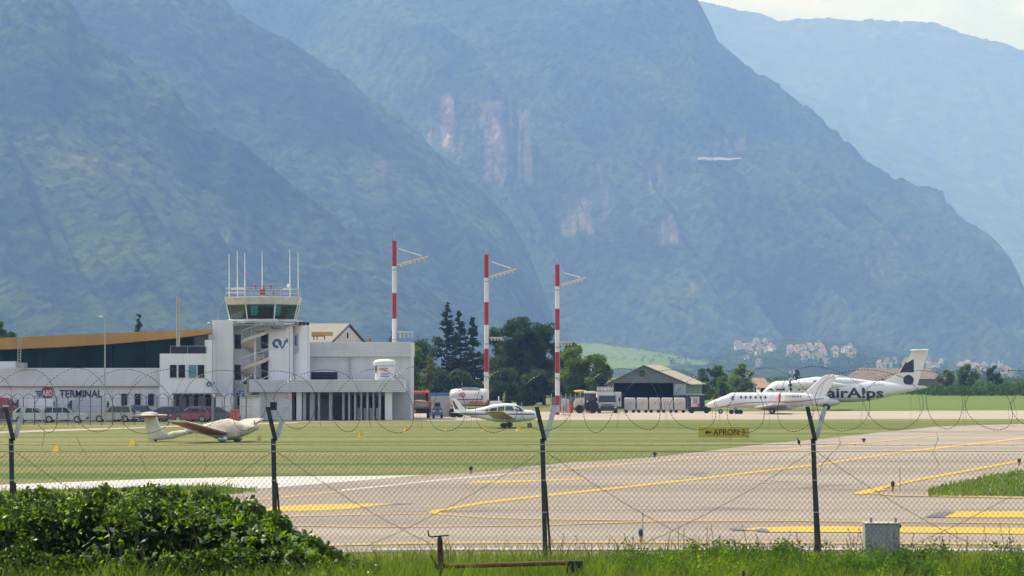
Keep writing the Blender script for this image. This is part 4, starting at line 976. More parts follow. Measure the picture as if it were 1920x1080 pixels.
# ---- vehicles on the apron
ORG = M('truck_orange', (.52,.11,.03), .45, var=.15)
def beacon(p, x, y, z): return O('beacon', MB().cyl((x,y,z),.09,.2,'z',8), M('amber',(.75,.25,.02),.2), p)
d = 336; s = FPX/d; tr = T('tipper_truck','orange tipper truck seen from behind beside the nearest mast','truck',(XP(787,d),d,0))
hw = 20.5/s
O('cab', MB().loft([[(-17/s*k_,y_,z_) for k_ in (1,)]+[(17/s,y_,z_),(17/s,y_+1.6,z_),(-17/s,y_+1.6,z_)] for y_,z_ in ((2.3,1.0),(2.3,2.1),(2.38,2.72),(2.5,2.85))],True), ORG, tr, smooth=True, sharp=30)
O('rear_window', MB().box(-10/s,8/s,2.27,2.3,1.95,2.5), M('win_teal',(.05,.10,.10),.08), tr)
for x0,x1 in ((-17.5/s,-11/s),(9/s,15/s)): O('cab_pillar', MB().box(x0,x1,2.24,2.29,1.7,2.6), BLACK, tr)
O('bed', MB().box(-hw,hw,0,.08,1.05,1.72).box(-hw,-hw+.08,0,2.1,1.05,1.7).box(hw-.08,hw,0,2.1,1.05,1.7).box(-hw,hw,0,2.1,1.0,1.06), M('bed_orange',(.50,.20,.09),.6,var=.25,dirt=.4), tr)
O('tailgate', MB().box(-9/s,17/s,-.05,0,1.2,1.62), M('tailgate_pale',(.52,.46,.40),.6,dirt=.4), tr)
O('load', MB().ell((0,1.0,1.6),hw*.8,.8,.3), M('gravel_load',(.30,.22,.16),.9), tr)
O('chassis', MB().box(-hw*.8,hw*.8,.1,3.5,.5,1.0).box(-hw,hw,0,.1,.55,.95), BLACK, tr)
O('number_plate', MB().box(-13/s,-7/s,-.02,.0,.62,.86), WHITEP, tr)
for x in (-15/s,13.5/s): O('tail_light', MB().box(x-.12,x+.12,-.03,.0,.68,.84), LENSR, tr)
for sd in (-1,1):
    for y_ in (.7,3.2): o_ = O('wheel', MB().cyl((sd*(hw-.28)-.15,y_,.45),.45,.3,'x',16), TYRE, tr, smooth=True)
    O('mudflap', MB().box(sd*hw*.98-.14,sd*hw*.98+.14,.02,.06,.15,1.0), M('flap',(.42,.40,.37),.7), tr)
for x in (-16.5/s,12.5/s): beacon(tr,x,2.7,2.86)
O('warning_board', MB().box(-20.5/s,-15/s,-.08,-.05,1.1,1.6), WHITEP, tr)
d = 333; s = FPX/d; sv = T('utility_buggy','small dark blue grey utility vehicle right of the orange tipper truck','vehicle',(XP(820,d),d,0))
O('body', MB().bbox(-9/s,9/s,0,2.2,.35,1.15,.08), M('buggy_blue',(.12,.15,.22),.4), sv); O('cab', MB().loft([[(-7/s,.2,1.15),(7/s,.2,1.15),(7/s,1.8,1.15),(-7/s,1.8,1.15)],[(-6/s,.35,1.75),(6/s,.35,1.75),(6/s,1.5,1.75),(-6/s,1.5,1.75)]],True), M('buggy_grey',(.22,.25,.30),.3), sv)
O('windscreen', MB().box(-5/s,5/s,.22,.27,1.2,1.6), GLASSC, sv)
for sd in (-1,1):
    O('headlight', MB().box(sd*6/s-.1,sd*6/s+.1,-.02,.02,.7,.85), LENSW, sv)
    for y_ in (.4,1.8): O('wheel', MB().cyl((sd*7.6/s-.1,y_,.33),.33,.2,'x',14), TYRE, sv, smooth=True)
d = 345; s = FPX/d; cn_ = T('site_container','pale grey site container with a blue top edge between the truck and the tanker','container',(XP(826,d),d,0))
O('body', MB().box(-19/s,19/s,0,2.6,0,ZP(742.2,d)), M('container_grey',(.50,.50,.48),.7,dirt=.3), cn_); O('blue_edge', MB().box(-19.4/s,19.4/s,-.05,2.65,ZP(742,d),ZP(737,d)), M('edge_blue',(.05,.16,.42),.5), cn_)
for k in range(9): O('rib', MB().box((-17+k*4.2)/s-.03,(-17+k*4.2)/s+.03,-.04,0,.2,ZP(744,d)), M('container_rib',(.44,.44,.43),.7), cn_)
# fuel tanker
d = 340; s = FPX/d; tk = T('fuel_tanker','white fuel tanker with a red round logo and purple stripe behind the light aeroplane','tanker truck',(XP(880,d),d,0))
rg = []
for x,k_ in ((-37,.55),(-35.5,.8),(-32,.93),(-25,1),(25,1),(30,.97),(34,.88),(36.5,.7)):
    rg.append([(x/s,1.1+1.15*k_*math.cos(2*PI*i/22),ZP(745,d)+k_*(16.5/s)*math.sin(2*PI*i/22)) for i in range(22)])
O('tank', MB().loft(rg,True), M('tank_white',(.68,.67,.65),.4,var=.06,dirt=.2), tk, smooth=True)
O('walkway', MB().box(-15/s,17/s,.5,1.7,ZP(729.5,d),ZP(727,d)), M('walk',(.55,.55,.55),.6), tk)
for k in range(6): O('rail_post', MB().box((-14+k*6)/s,(-14+k*6)/s+.05,.5,.55,ZP(729,d),ZP(725,d)), GALV, tk)
for x in (-36,36): pass
mb = MB(); zc = ZP(745,d)
def tside(z, off=.012): 
    q = (z-zc)/(16.5/s); return 1.1-1.15*math.sqrt(max(0,1-q*q))-off
def tstrip(name, x0, x1, y0, y1, m_):
    z0,z1 = ZP(y1,d),ZP(y0,d); m2 = MB(); n = 6
    for k in range(n):
        a,b_ = z0+(z1-z0)*k/n, z0+(z1-z0)*(k+1)/n; m2.add([(x0/s,tside(a),a),(x1/s,tside(a),a),(x1/s,tside(b_),b_),(x0/s,tside(b_),b_)],[(0,1,2,3)])
    O(name, m2, m_, tk, fix=False)
tstrip('purple_stripe',-25,25,748.2,750.2,M('purple',(.13,.08,.22),.5)); tstrip('orange_panel',0,26,752,757.5,M('tank_orange',(.60,.22,.10),.5)); tstrip('hatch_panel',22,26,741,748,M('hatch_grey',(.2,.2,.22),.5))
q = (XP(868,d)-XP(880,d), ZP(740.5,d))
m2 = MB(); cpt = [(q[0]+4.8/s*math.cos(2*PI*i/20), q[1]+4.8/s*math.sin(2*PI*i/20)) for i in range(20)]
O('logo_disc', m2.add([(q[0],tside(q[1],.02),q[1])]+[(x,tside(z,.02),z) for x,z in cpt],[(0,1+i,1+(i+1)%20) for i in range(20)]), M('logo_red_faded',(.55,.10,.08),.5), tk, fix=False)
wgm = MB()
for i in range(3):
    z = q[1]+(1.2-i*2.2)/s; wgm.add([(q[0]-9.5/s+i/s,tside(z,.02),z+1.4/s),(q[0]-8/s+i/s,tside(z,.02),z),(q[0]-5/s,tside(z,.02),z),(q[0]-5/s,tside(z,.02),z+1.4/s)],[(0,1,2,3)])
O('logo_wing', wgm, BLUEP, tk, fix=False)
O('logo_lettering', MB().add([(p[0]*.45+q[0]-.2,tside(q[1],.035),p[2]*.45+q[1]-.09) for p in TXT['abd2'].v], TXT['abd2'].f), WHITEP, tk, fix=False)
O('chassis', MB().box(-36/s,38/s,.4,1.8,.55,.95), BLACK, tk)
for x in (-30,-18,8,18,30):
    for y_ in (.15,2.0): o_ = O('wheel', MB().cyl((x/s,y_-.12,.48),.48,.25,'y',16), TYRE, tk, smooth=True)
O('tail_frame', MB().box(36/s,38/s,.1,2.1,.5,1.9), M('frame_red',(.3,.06,.04),.5), tk)
# white pickup with beacon
d = 322; s = FPX/d; pk = T('airport_pickup','small white airport car with a beacon on the roof behind the light aeroplane','car',(XP(933,d),d,0))
O('body', MB().bbox(-19/s,19/s,0,1.75,.35,1.0,.08), WHITEP, pk); O('cab', MB().loft([[(-16/s,.08,1.0),(17/s,.08,1.0),(17/s,1.67,1.0),(-16/s,1.67,1.0)],[(-15/s,.12,1.45),(13/s,.12,1.5),(13/s,1.6,1.5),(-15/s,1.6,1.45)],[(-14/s,.25,1.9),(6/s,.25,1.92),(6/s,1.5,1.92),(-14/s,1.5,1.9)]],True), WHITEP, pk, smooth=True, sharp=30)
for a,b_ in ((-13,-4),(-2,6)): O('side_window', MB().add([(a/s,.09,1.18),(b_/s,.09,1.18),((b_-1)/s,.2,1.72),((a+.5)/s,.2,1.72)],[(0,1,2,3)]), GLASSC, pk, fix=False)
O('windscreen', MB().add([(15.6/s,.2,1.15),(15.6/s,1.55,1.15),(8/s,1.45,1.86),(8/s,.3,1.86)],[(0,1,2,3)]), GLASSC, pk, fix=False)
O('logo_disc', MB().disc((11/s,-.01,.75),.14,14), REDPR, pk)
O('beacon_mast', MB().tube([(2/s,.8,1.9),(2/s,.8,2.4)],.06,6), WHITEM, pk)
for x in (-12,12):
    for sd in (0,1): wheel(pk, x/s, .1+sd*1.55, .33, .2, -1 if sd==0 else 1)
# tractor, amber parasol lamp, white truck
d = 375; s = FPX/d; tc_ = T('apron_tractor','pale apron tractor with a dark cab left of the white truck','tractor',(XP(1102,d),d,0))
O('bonnet', MB().loft([[(-26/s,.3,.7),(-8/s,.3,.7),(-8/s,1.4,.7),(-26/s,1.4,.7)],[(-27/s,.25,1.25),(-6/s,.25,1.35),(-6/s,1.45,1.35),(-27/s,1.45,1.25)],[(-22/s,.35,1.75),(-6/s,.3,1.85),(-6/s,1.4,1.85),(-22/s,1.35,1.75)]],True), M('tractor_cream',(.62,.58,.50),.5,dirt=.3), tc_, smooth=True, sharp=35)
O('cab', MB().loft([[(-6/s,.2,.6),(14/s,.2,.6),(14/s,1.5,.6),(-6/s,1.5,.6)],[(-5/s,.25,2.35),(13/s,.25,2.35),(13/s,1.45,2.35),(-5/s,1.45,2.35)]],True), M('cab_dark',(.035,.035,.045),.4), tc_)
O('cab_window', MB().box(-3/s,4/s,.2,.25,1.5,2.2), M('cab_pane',(.10,.11,.14),.1), tc_); O('cab_roof', MB().bbox(-7/s,15/s,.1,1.6,2.36,2.6,.06), WHITEP, tc_)
O('mirror', MB().box(-2/s,1/s,.0,.1,1.3,1.5), WHITEP, tc_)
for x,r in ((-15,.5),(8,.78)):
    for y_ in (.1,1.6): o_ = O('wheel', MB().cyl((x/s,y_-.18,r),r,.36,'y',18), TYRE, tc_, smooth=True)
O('step', MB().box(-4/s,6/s,-.15,.05,.12,.3), M('step_red',(.5,.12,.08),.6), tc_)
d = 379; s = FPX/d; am = T('amber_parasol','amber yellow round shade on a short pole above the apron tractor','parasol',(XP(1088,d),d,0))
O('pole', MB().tube([(0,0,0),(0,0,ZP(733,d))],.05,6), GALV, am); O('shade', MB().ell((0,0,ZP(733.5,d)),13/s,.6,2.6/s,16,6), M('amber_shade',(.65,.36,.04),.6), am, smooth=True)
d = 380; s = FPX/d; cs = T('drum_bin','orange plastic drum standing left of the apron tractor','bin',(XP(1070,d-2),d-2,0)); O('body', MB().cyl((0,0,0),4.6/s,1.0,'z',14,r1=4.3/s), M('bin_orange',(.62,.17,.05),.6), cs); O('lid', MB().cyl((0,0,1.0),4.7/s,.06,'z',14), M('bin_lid',(.5,.14,.05),.6), cs)
d = 377; s = FPX/d; wt = T('white_truck','white truck facing the camera with big dark windscreen and lamp rack on top','truck',(XP(1140,d),d,0))
O('cab', MB().loft([[(-20/s,0,.45),(18/s,0,.45),(18/s,1.9,.45),(-20/s,1.9,.45)],[(-20.5/s,-.02,1.2),(18.5/s,-.02,1.2),(18.5/s,1.9,1.2),(-20.5/s,1.9,1.2)],[(-19.5/s,.12,2.0),(17.5/s,.12,2.0),(17.5/s,1.9,2.0),(-19.5/s,1.9,2.0)],[(-18/s,.3,2.35),(16/s,.3,2.35),(16/s,1.8,2.35),(-18/s,1.8,2.35)]],True), M('truck_white',(.60,.60,.60),.4,dirt=.2), wt, smooth=True, sharp=30)
O('windscreen', MB().add([(-18/s,-.03,1.3),(15/s,-.03,1.3),(14/s,.12,2.08),(-17/s,.12,2.08)],[(0,1,2,3)]), GLASSC, wt, fix=False)
O('bumper', MB().box(-20/s,18/s,-.12,.05,.3,.85), M('bumper_dark',(.05,.05,.06),.5), wt); O('grille', MB().box(-12/s,10/s,-.05,.0,.9,1.08), M('grille',(.12,.12,.13),.5), wt)
for x in (-16,14): O('headlight', MB().box(x/s-.12,x/s+.12,-.14,-.1,.62,.78), LENSW, wt)
O('box', MB().box(-20/s,26/s,2.0,6.0,.7,ZP(735.5,d)), M('box_white',(.58,.58,.57),.6,dirt=.2), wt)
O('roof_rack', MB().box(-21/s,11/s,.6,1.6,ZP(735,d),ZP(733,d)).box(-21/s,11/s,.6,.66,ZP(733,d),ZP(725,d)), M('rack',(.40,.38,.36),.5,.3), wt)
for k in range(5): O('rack_lamp', MB().cyl(((-18+k*6.4)/s,.45,ZP(729.5,d)),.16,.15,'y',10), LAMPG, wt)
for sd in (-1,1):
    O('mirror', MB().box(sd*21.5/s-.1,sd*21.5/s+.1,-.05,.05,1.4,1.85), BLACK, wt)
    for y_ in (.8,4.6): o_ = O('wheel', MB().cyl((sd*15.5/s-.16,y_,.48),.48,.32,'x',16), TYRE, wt, smooth=True)
# baggage carts and tug
d = 381; s = FPX/d; TARP = M('cart_cover',(.60,.57,.50),.75,var=.07,dirt=.25)
words = ['first from the left','second from the left','middle one','second from the right','last one, next to the tug']
proto = None
for k in range(5):
    px = 1181.5+k*23.4
    lab = 'pale covered baggage cart, %s in the row of five' % words[k]
    if proto is None:
        t = T('baggage_cart', lab, 'baggage cart', (XP(px,d),d,0), group='baggage carts in a row')
        O('cover', MB().loft([[(-10.6/s,0,.42),(9.8/s,0,.42),(9.8/s,1.5,.42),(-10.6/s,1.5,.42)],[(-10.8/s,-.03,1.35),(10/s,-.03,1.35),(10/s,1.5,1.35),(-10.8/s,1.5,1.35)],[(-10.2/s,.02,1.72),(9.4/s,.02,1.72),(9.4/s,1.5,1.72),(-10.2/s,1.5,1.72)],[(-9/s,.12,1.78),(8/s,.12,1.80),(8/s,1.4,1.78),(-9/s,1.4,1.80)]],True), TARP, t)
        O('floor', MB().box(-11/s,10.4/s,-.02,1.52,.34,.42), GALV, t)
        O('emblem', MB().add([(1.0/s*math.sin(a)*(1.6 if i%2 else .8),-.035,1.22+1.7/s*math.cos(a)*(1.3 if i%2 else .7)) for i,a in enumerate([2*PI*j/10 for j in range(10)])],[tuple(range(10))]), M('emblem_red',(.42,.16,.13),.7), t, fix=False)
        O('side_rope', MB().box(-10.6/s,9.8/s,-.036,-.03,.98,1.0), M('rope',(.35,.3,.25),.8), t)
        for x in (-7,6.5):
            for y_ in (.1,1.4): O('wheel', MB().cyl((x/s,y_-.07,.18),.18,.14,'y',12), TYRE, t)
        O('drawbar', MB().tube([(10/s,.75,.3),(12.6/s,.75,.25)],.04,5), BLACK, t)
        proto = t
    else: dup(proto,(XP(px,d),d,0),label=lab)
d = 376; s = FPX/d; tg = T('baggage_tug','dark baggage tug with a pale cab frame at the head of the covered carts','tug',(XP(1312,d),d,0))
O('chassis', MB().loft([[(-22/s,.1,.25),(21/s,.1,.25),(21/s,1.4,.25),(-22/s,1.4,.25)],[(-22/s,.05,.6),(21/s,.05,.6),(21/s,1.45,.6),(-22/s,1.45,.6)],[(-21/s,.1,.75),(20/s,.1,.85),(20/s,1.4,.85),(-21/s,1.4,.75)]],True), M('tug_black',(.02,.02,.022),.5), tg)
O('cab_panel', MB().box(-15/s,-1/s,.1,1.4,.75,1.85), M('cab_pale',(.55,.53,.52),.5), tg); O('cab_window', MB().box(-12.5/s,-4/s,.06,.1,1.1,1.75), M('tug_pane',(.30,.30,.32),.2), tg); O('cab_roof', MB().box(-17/s,0,.05,1.45,1.86,1.93), M('cab_pale2',(.6,.56,.5),.6), tg)
O('seat', MB().box(2/s,7/s,.4,1.1,.8,1.25), BLACK, tg); O('steering_column', MB().tube([(-17/s,.7,.8),(-19/s,.7,1.5)],.04,5), BLACK, tg); O('warning_plate', MB().box(-4/s,-1/s,.05,.09,.85,1.1), REDPR, tg)
for x in (-15,13):
    for y_ in (.1,1.4): o_ = O('wheel', MB().cyl((x/s,y_-.1,.28),.28,.2,'y',14), TYRE, tg)
# apron fence and clutter behind the right hand mast
sf = T('apron_screen','low grey mesh screen fence on posts behind the right hand mast','fence',(XP(1058,384),384,0)); s = FPX/384
for k in range(8): O('post', MB().tube([((-24+k*9)/s,0,0),((-24+k*9)/s,0,ZP(738,384))],.05,5), GALV, sf)
O('screen_panel', MB().box(-24/s,39/s,.02,.04,.3,ZP(744,384)), M('screen_teal',(.13,.18,.18),.8), sf)
bx = T('equipment_stack','stack of pale equipment boxes behind the barrier sign','boxes',(XP(1060,382),382,0)); s = FPX/382
for (x0,x1,z0,z1) in ((-9,-1,0,.9),(0,8,0,1.2),(-7,1,.9,1.7),(2,7,1.2,1.6)): O('box', MB().bbox(x0/s,x1/s,0,.8,z0,z1,.03), M('box_grey%d'%int(z1*10),(.42+.1*z0,.42+.1*z0,.43+.1*z0),.6), bx)
# ================================================================= AIRCRAFT  (local x = towards the nose, y = left wing, z up)
WHA = M('aircraft_white', (.80,.80,.79), .28, var=.025, coat=.4)
TEALG = M('aircraft_glass', (.02,.07,.07), .05, spec=.8)
NAVYA = M('aircraft_navy', (.012,.013,.05), .3)
STRUT = M('strut', (.45,.45,.45), .4, .5)
class Fus:
    def __init__(s, st, n=28):                       # stations: x, centre z, half width, half height, squareness
        s.st = np.array(sorted(st), float); s.n = n
    def at(s, x): return [float(np.interp(x, s.st[:,0], s.st[:,k])) for k in range(1,5)]
    def ring(s, x):
        zc,hw,hh,e = s.at(x); r = []
        for i in range(s.n):
            a = 2*PI*i/s.n; c,q = math.cos(a),math.sin(a)
            r.append((x, hw*math.copysign(abs(c)**(2/e),c), zc+hh*math.copysign(abs(q)**(2/e),q)))
        return r
    def mesh(s, sub=3):
        xs = []
        for a,b in zip(s.st[:-1,0], s.st[1:,0]): xs += [a+(b-a)*k/sub for k in range(sub)]
        xs.append(s.st[-1,0]); return MB().loft([s.ring(x) for x in xs],True)
    def y(s, x, z, off=.01):
        zc,hw,hh,e = s.at(x); q = min(abs((z-zc)/max(hh,1e-3)),.999)
        return hw*(1-q**e)**(1/e)+off
    def decal(s, pts, side, off=.012):               # fan of x,z points laid on the skin
        cx = sum(p[0] for p in pts)/len(pts); cz = sum(p[1] for p in pts)/len(pts)
        v = [(cx,side*s.y(cx,cz,off),cz)]+[(x,side*s.y(x,z,off),z) for x,z in pts]; n = len(pts)
        return MB().add(v,[(0,1+i,1+(i+1)%n) for i in range(n)])
    def strip(s, xs, zl, zh, side, off=.012, rows=3):
        mb = MB()
        for a,b in zip(xs[:-1],xs[1:]):
            for k in range(rows):
                u0,u1 = k/rows,(k+1)/rows; P = []
                for x,u in ((a,u0),(b,u0),(b,u1),(a,u1)):
                    z = zl(x)+(zh(x)-zl(x))*u; P.append((x,side*s.y(x,z,off),z))
                mb.add(P,[(0,1,2,3)])
        return mb
    def text(s, src, x0, z0, side, flip, off=.014, cuts=14):
        bm = bmesh.new(); me = bpy.data.meshes.new('lettering'); me.from_pydata([(p[0],0,p[2]) for p in src.v],[],src.f); bm.from_mesh(me)
        H = max(p[2] for p in src.v)
        for k in range(1,cuts):
            g = bm.verts[:]+bm.edges[:]+bm.faces[:]
            bmesh.ops.bisect_plane(bm, geom=g, plane_co=(0,0,H*k/cuts), plane_no=(0,0,1))
        for v in bm.verts:
            x = x0+(v.co.x if not flip else -v.co.x); z = z0+v.co.z; v.co = (x, side*s.y(x,z,off), z)
        bm.to_mesh(me); bm.free(); return me
def wing_mb(root, tip, t=.12, n=10):                 # root/tip: (x_le, x_te, y, z)
    def sec(q, th):
        xl,xt,y,z = q; c = xl-xt; up = []; dn = []
        for k in range(n+1):
            u = (1-math.cos(PI*k/n))/2; h = 5*th*c*(.2969*math.sqrt(u)-.126*u-.3516*u*u+.2843*u**3-.1015*u**4)
            up.append((xl-c*u,y,z+h*1.1)); dn.append((xl-c*u,y,z-h*.8))
        return up+dn[::-1][1:-1]
    return MB().loft([sec(root,t), sec([(a*.5+b*.5) for a,b in zip(root,tip)],t), sec(tip,t*.85)],True)
def fin_mb(pts, th):                                 # outline in x,z with rounded thickness
    cx = sum(p[0] for p in pts)/len(pts); cz = sum(p[1] for p in pts)/len(pts)
    ins = [(cx+(x-cx)*.93,cz+(z-cz)*.97) for x,z in pts]
    return MB().loft([[(x,-th,z) for x,z in ins],[(x,-th*.45,z) for x,z in pts],[(x,th*.45,z) for x,z in pts],[(x,th,z) for x,z in ins]],True)
def gear(t, x, y, r, top, w_=.16, twin=False, leg=True):
    if leg: O('gear_leg', MB().tube([(x,y,r),(x+.05,y*.92,top)],.05,6), STRUT, t)
    for dy in ((-.13,.13) if twin else (0,)):
        o = O('wheel', MB().cyl((x,y+dy-w_/2,r),r,w_,'y',18), TYRE, t, smooth=True); h = O('rim', MB().cyl((x,y+dy-w_/2-.006,r),r*.5,w_+.012,'y',12), RIM); h.parent = o

# ---- light aeroplane, nose to the right
d = 277; sc_ = FPX/d; zg = lambda y: ZP(y,d)
pa = T('light_aeroplane','white low wing light aeroplane with dark red stripe, parked on the grass','aeroplane',(XP(930,d),d,0),rz=R(-9))
K = 160/sc_/7.45
X = lambda px: (px-930)/sc_*1.012
f = Fus([(X(1006.5),zg(779.3),.14,.12,2),(X(1004),zg(779),.36,.33,2.2),(X(996),zg(778.3),.50,.44,2.4),(X(983),zg(779),.56,.50,2.6),(X(970),zg(779.8),.58,.52,2.7),(X(950),zg(780.3),.59,.53,2.8),(X(930),zg(780),.57,.52,2.8),(X(910),zg(777.5),.46,.44,2.5),(X(890),zg(775),.34,.34,2.3),(X(870),zg(773),.22,.24,2.2),(X(852),zg(771),.09,.12,2)])
O('fuselage', f.mesh(), WHA, pa, smooth=True)
cab = Fus([(X(984),zg(771.5),.20,.05,2.4),(X(975),zg(768.5),.48,.26,2.8),(X(966),zg(765.5),.53,.40,3.),(X(950),zg(764.8),.54,.42,3.),(X(925),zg(766.3),.50,.38,2.8),(X(905),zg(769.5),.36,.26,2.4),(X(880),zg(772),.16,.14,2)])
O('cabin', cab.mesh(), WHA, pa, smooth=True)
for side in (-1,1):
    for a,b_,c_,d_ in (((949,769.8),(966.5,769.8),(962,761.5),(950,761.2)),((934.5,770.3),(947.5,770),(948,761.5),(936,762.3)),((918,770.8),(933,770.4),(934,763.6),(922,765.5)),((910,771),(916,770.8),(919,766.5),(913,767.8))):
        pts = [(X(p[0]),zg(p[1])) for p in (a,b_,c_,d_)]; full = []
        for p,q in zip(pts,pts[1:]+pts[:1]):
            for k in range(4): full.append((p[0]+(q[0]-p[0])*k/4,p[1]+(q[1]-p[1])*k/4))
        O('side_window', cab.decal(full,side,.015), TEALG, pa, fix=False)
    O('stripe', f.strip([X(870+k*7) for k in range(20)], lambda x: zg(777.6), lambda x: zg(775.8), side), M('stripe_red',(.16,.03,.03),.4), pa, fix=False)
    O('stripe', f.strip([X(862+k*7) for k in range(21)], lambda x: zg(775.4), lambda x: zg(774.6), side), M('stripe_blue',(.25,.27,.42),.4), pa, fix=False)
ws = MB()
for u0,u1 in ((-1,-.34),(-.34,.34),(.34,1)):
    ws.add([(X(983),.42*u0,zg(770.5)),(X(983),.42*u1,zg(770.5)),(X(970.5),.46*u1,zg(761)),(X(970.5),.46*u0,zg(761))],[(0,1,2,3)])
O('windscreen', ws.xform(Matrix.Translation((.07,0,.02))), TEALG, pa, fix=False)
for side in (-1,1):
    O('windscreen_side', MB().add([(X(983),side*.44,zg(770.3)),(X(968),side*.545,zg(769.8)),(X(964.5),side*.50,zg(761.3)),(X(971),side*.47,zg(760.9))],[(0,1,2,3)]), TEALG, pa, fix=False)
    zr = zg(784.5)
    O('wing', wing_mb((X(966),X(927),side*.45,zr),(X(962),X(926),side*4.9,zr+.62),.13), M('wing_grass_tint',(.62,.55,.33),.45), pa, smooth=True)  # wing tint puts the grass reflected on its underside into the colour
    O('wing_tip', MB().ell((X(944),side*4.9,zr+.62),.78,.12,.07), M('tip_red',(.30,.06,.04),.4), pa, smooth=True)
    O('tailplane', wing_mb((X(868),X(850),side*.08,zg(773.5)),(X(865),X(849),side*1.9,zg(773.2)),.09), WHA, pa, smooth=True)
    gear(pa, X(950), side*1.5, .22, zr+.1); O('wheel_fairing', MB().ell((X(950)-.02,side*1.5,.25),.34,.12,.2), M('fairing_dark',(.03,.03,.03),.5), pa, smooth=True)
O('fin', fin_mb([(X(884),zg(768)),(X(871),zg(766)),(X(856.5),zg(748.5)),(X(845.5),zg(746.5)),(X(850),zg(765)),(X(851),zg(771)),(X(870),zg(771))],.06), WHA, pa, smooth=True, sharp=30)
for side in (-1,1): O('fin_flash', MB().add([(X(848),side*.068,zg(751)),(X(850.5),side*.068,zg(751)),(X(860.5),side*.068,zg(767.5)),(X(853),side*.068,zg(767.5))],[(0,1,2,3)]), M('flash_red',(.22,.03,.03),.4), pa, fix=False)
gear(pa, X(993), 0, .20, zg(786)); O('spinner', MB().loft([[(X(1006.5)+.02+.0*k,.13*math.cos(2*PI*k/12),zg(779.3)+.13*math.sin(2*PI*k/12)) for k in range(12)],[(X(1006.5)+.28,.02*math.cos(2*PI*k/12),zg(779.3)+.02*math.sin(2*PI*k/12)) for k in range(12)]],True), STRUT, pa, smooth=True)
for a in (.3,.3+PI): O('propeller_blade', MB().loft([[(X(1006.5)+.12+dx,math.sin(a)*r+math.cos(a)*q,zg(779.3)+math.cos(a)*r-math.sin(a)*q) for dx,q in ((-.012,-w2),(.012,-w2),(.012,w2),(-.012,w2))] for r,w2 in ((.05,.05),(.45,.075),(.9,.03))],True), M('prop_dark',(.05,.05,.05),.4), pa)

# ---- covered motor glider, nose to the right
d = 219; sc_ = FPX/d; zg = lambda y: ZP(y,d); X = lambda px: (px-400)/sc_*1.12
COV = M('canvas_cover',(.64,.58,.45),.9,var=.16,vs=2.2,bump=1.,bs=6.); COVO = M('canvas_orange',(.40,.13,.045),.8,var=.12); CREAMP = M('glider_cream',(.70,.66,.50),.45,var=.06)
cg_ = T('covered_motor_glider','small T tailed aeroplane wrapped in pale canvas covers standing on the grass at left','aeroplane',(XP(400,d),d,0),rz=R(-27))
f = Fus([(X(489),zg(799.5),.10,.10,2),(X(484),zg(800.5),.20,.16,2.2),(X(475),zg(803),.30,.26,2.4),(X(462),zg(804.5),.42,.40,2.5),(X(448),zg(805),.50,.60,2.4),(X(430),zg(805),.54,.73,2.3),(X(412),zg(805.5),.54,.66,2.4),(X(396),zg(805.5),.48,.50,2.4),(X(378),zg(805.5),.36,.30,2.2),(X(362),zg(807),.25,.21,2.1),(X(345),zg(811),.18,.18,2),(X(318),zg(816.5),.20,.24,2),(X(300),zg(819),.16,.26,2),(X(272),zg(820.5),.07,.20,2)])
fm = f.mesh(4)
fm.v = [(x+.05*(vn-.5),y+.12*(vn-.5)*np.sign(y),z+.08*(vn2-.5)) for (x,y,z),vn,vn2 in ((p,float(vnoise(p[0]*4+p[1]*3,p[2]*6,3)),float(vnoise(p[0]*5,p[2]*4+p[1]*3,8))) for p in fm.v)]
O('fuselage_cover', fm, COV, cg_, smooth=True, sharp=80)
for side in (-1,1):
    zr = zg(811)
    O('wing', wing_mb((X(438),X(384),side*.4,zr),(X(424),X(386),side*5.0,zr+.85),.12), COV, cg_, smooth=True)
    O('wing_edge', wing_mb((X(436),X(392),side*.6,zr-.09),(X(422),X(392),side*4.8,zr+.72),.10), COVO, cg_, smooth=True)
    O('strap', MB().tube([(X(405),side*2.4,zr+.48),(X(406),side*2.45,zr-.45)],.025,4), WHITEP, cg_)
    O('tailplane', wing_mb((X(290),X(255),side*.02,zg(779.2)),(X(284),X(256),side*1.6,zg(779.6)),.11), COV, cg_, smooth=True)
    gear(cg_, X(432), side*.95, .20, zg(818)); O('wheel_fairing', MB().ell((X(433),side*.95,.24),.42,.15,.22), M('fairing_silver',(.55,.57,.6),.25,.6), cg_, smooth=True)
O('tailplane_cover', MB().ell((X(274),0,zg(777)),.62,.45,.16,12,8), COV, cg_, smooth=True); O('tailplane_band', MB().box(X(257),X(286),-1.2,1.2,zg(783.8),zg(781.5)), COVO, cg_)
O('fin', fin_mb([(X(263),zg(784)),(X(287),zg(782)),(X(293),zg(798)),(X(302),zg(810)),(X(318),zg(818)),(X(318),zg(824.5)),(X(268),zg(822.5)),(X(265),zg(800))],.09), CREAMP, cg_, smooth=True, sharp=30)
O('tail_wheel', MB().cyl((X(286),-.05,.1),.1,.1,'y',12), TYRE, cg_, smooth=True); O('tail_leg', MB().tube([(X(286),0,.1),(X(287),0,zg(822))],.03,5), STRUT, cg_)
O('spinner', MB().ell((X(484),0,zg(800)),.22,.22,.22), M('spinner_silver',(.7,.72,.74),.15,.9), cg_, smooth=True)
O('propeller_cover', MB().tube([(X(482),0,zg(800)),(X(483.5),-.2,zg(787))],.09,6,r1=.04), M('prop_cover',(.45,.52,.58),.6), cg_)
O('knot', MB().ell((X(352),-.22,zg(808)),.14,.12,.2), WHITEP, cg_, smooth=True); O('tie', MB().tube([(X(353),-.25,zg(812)),(X(351),-.35,.02)],.015,4), WHITEP, cg_)

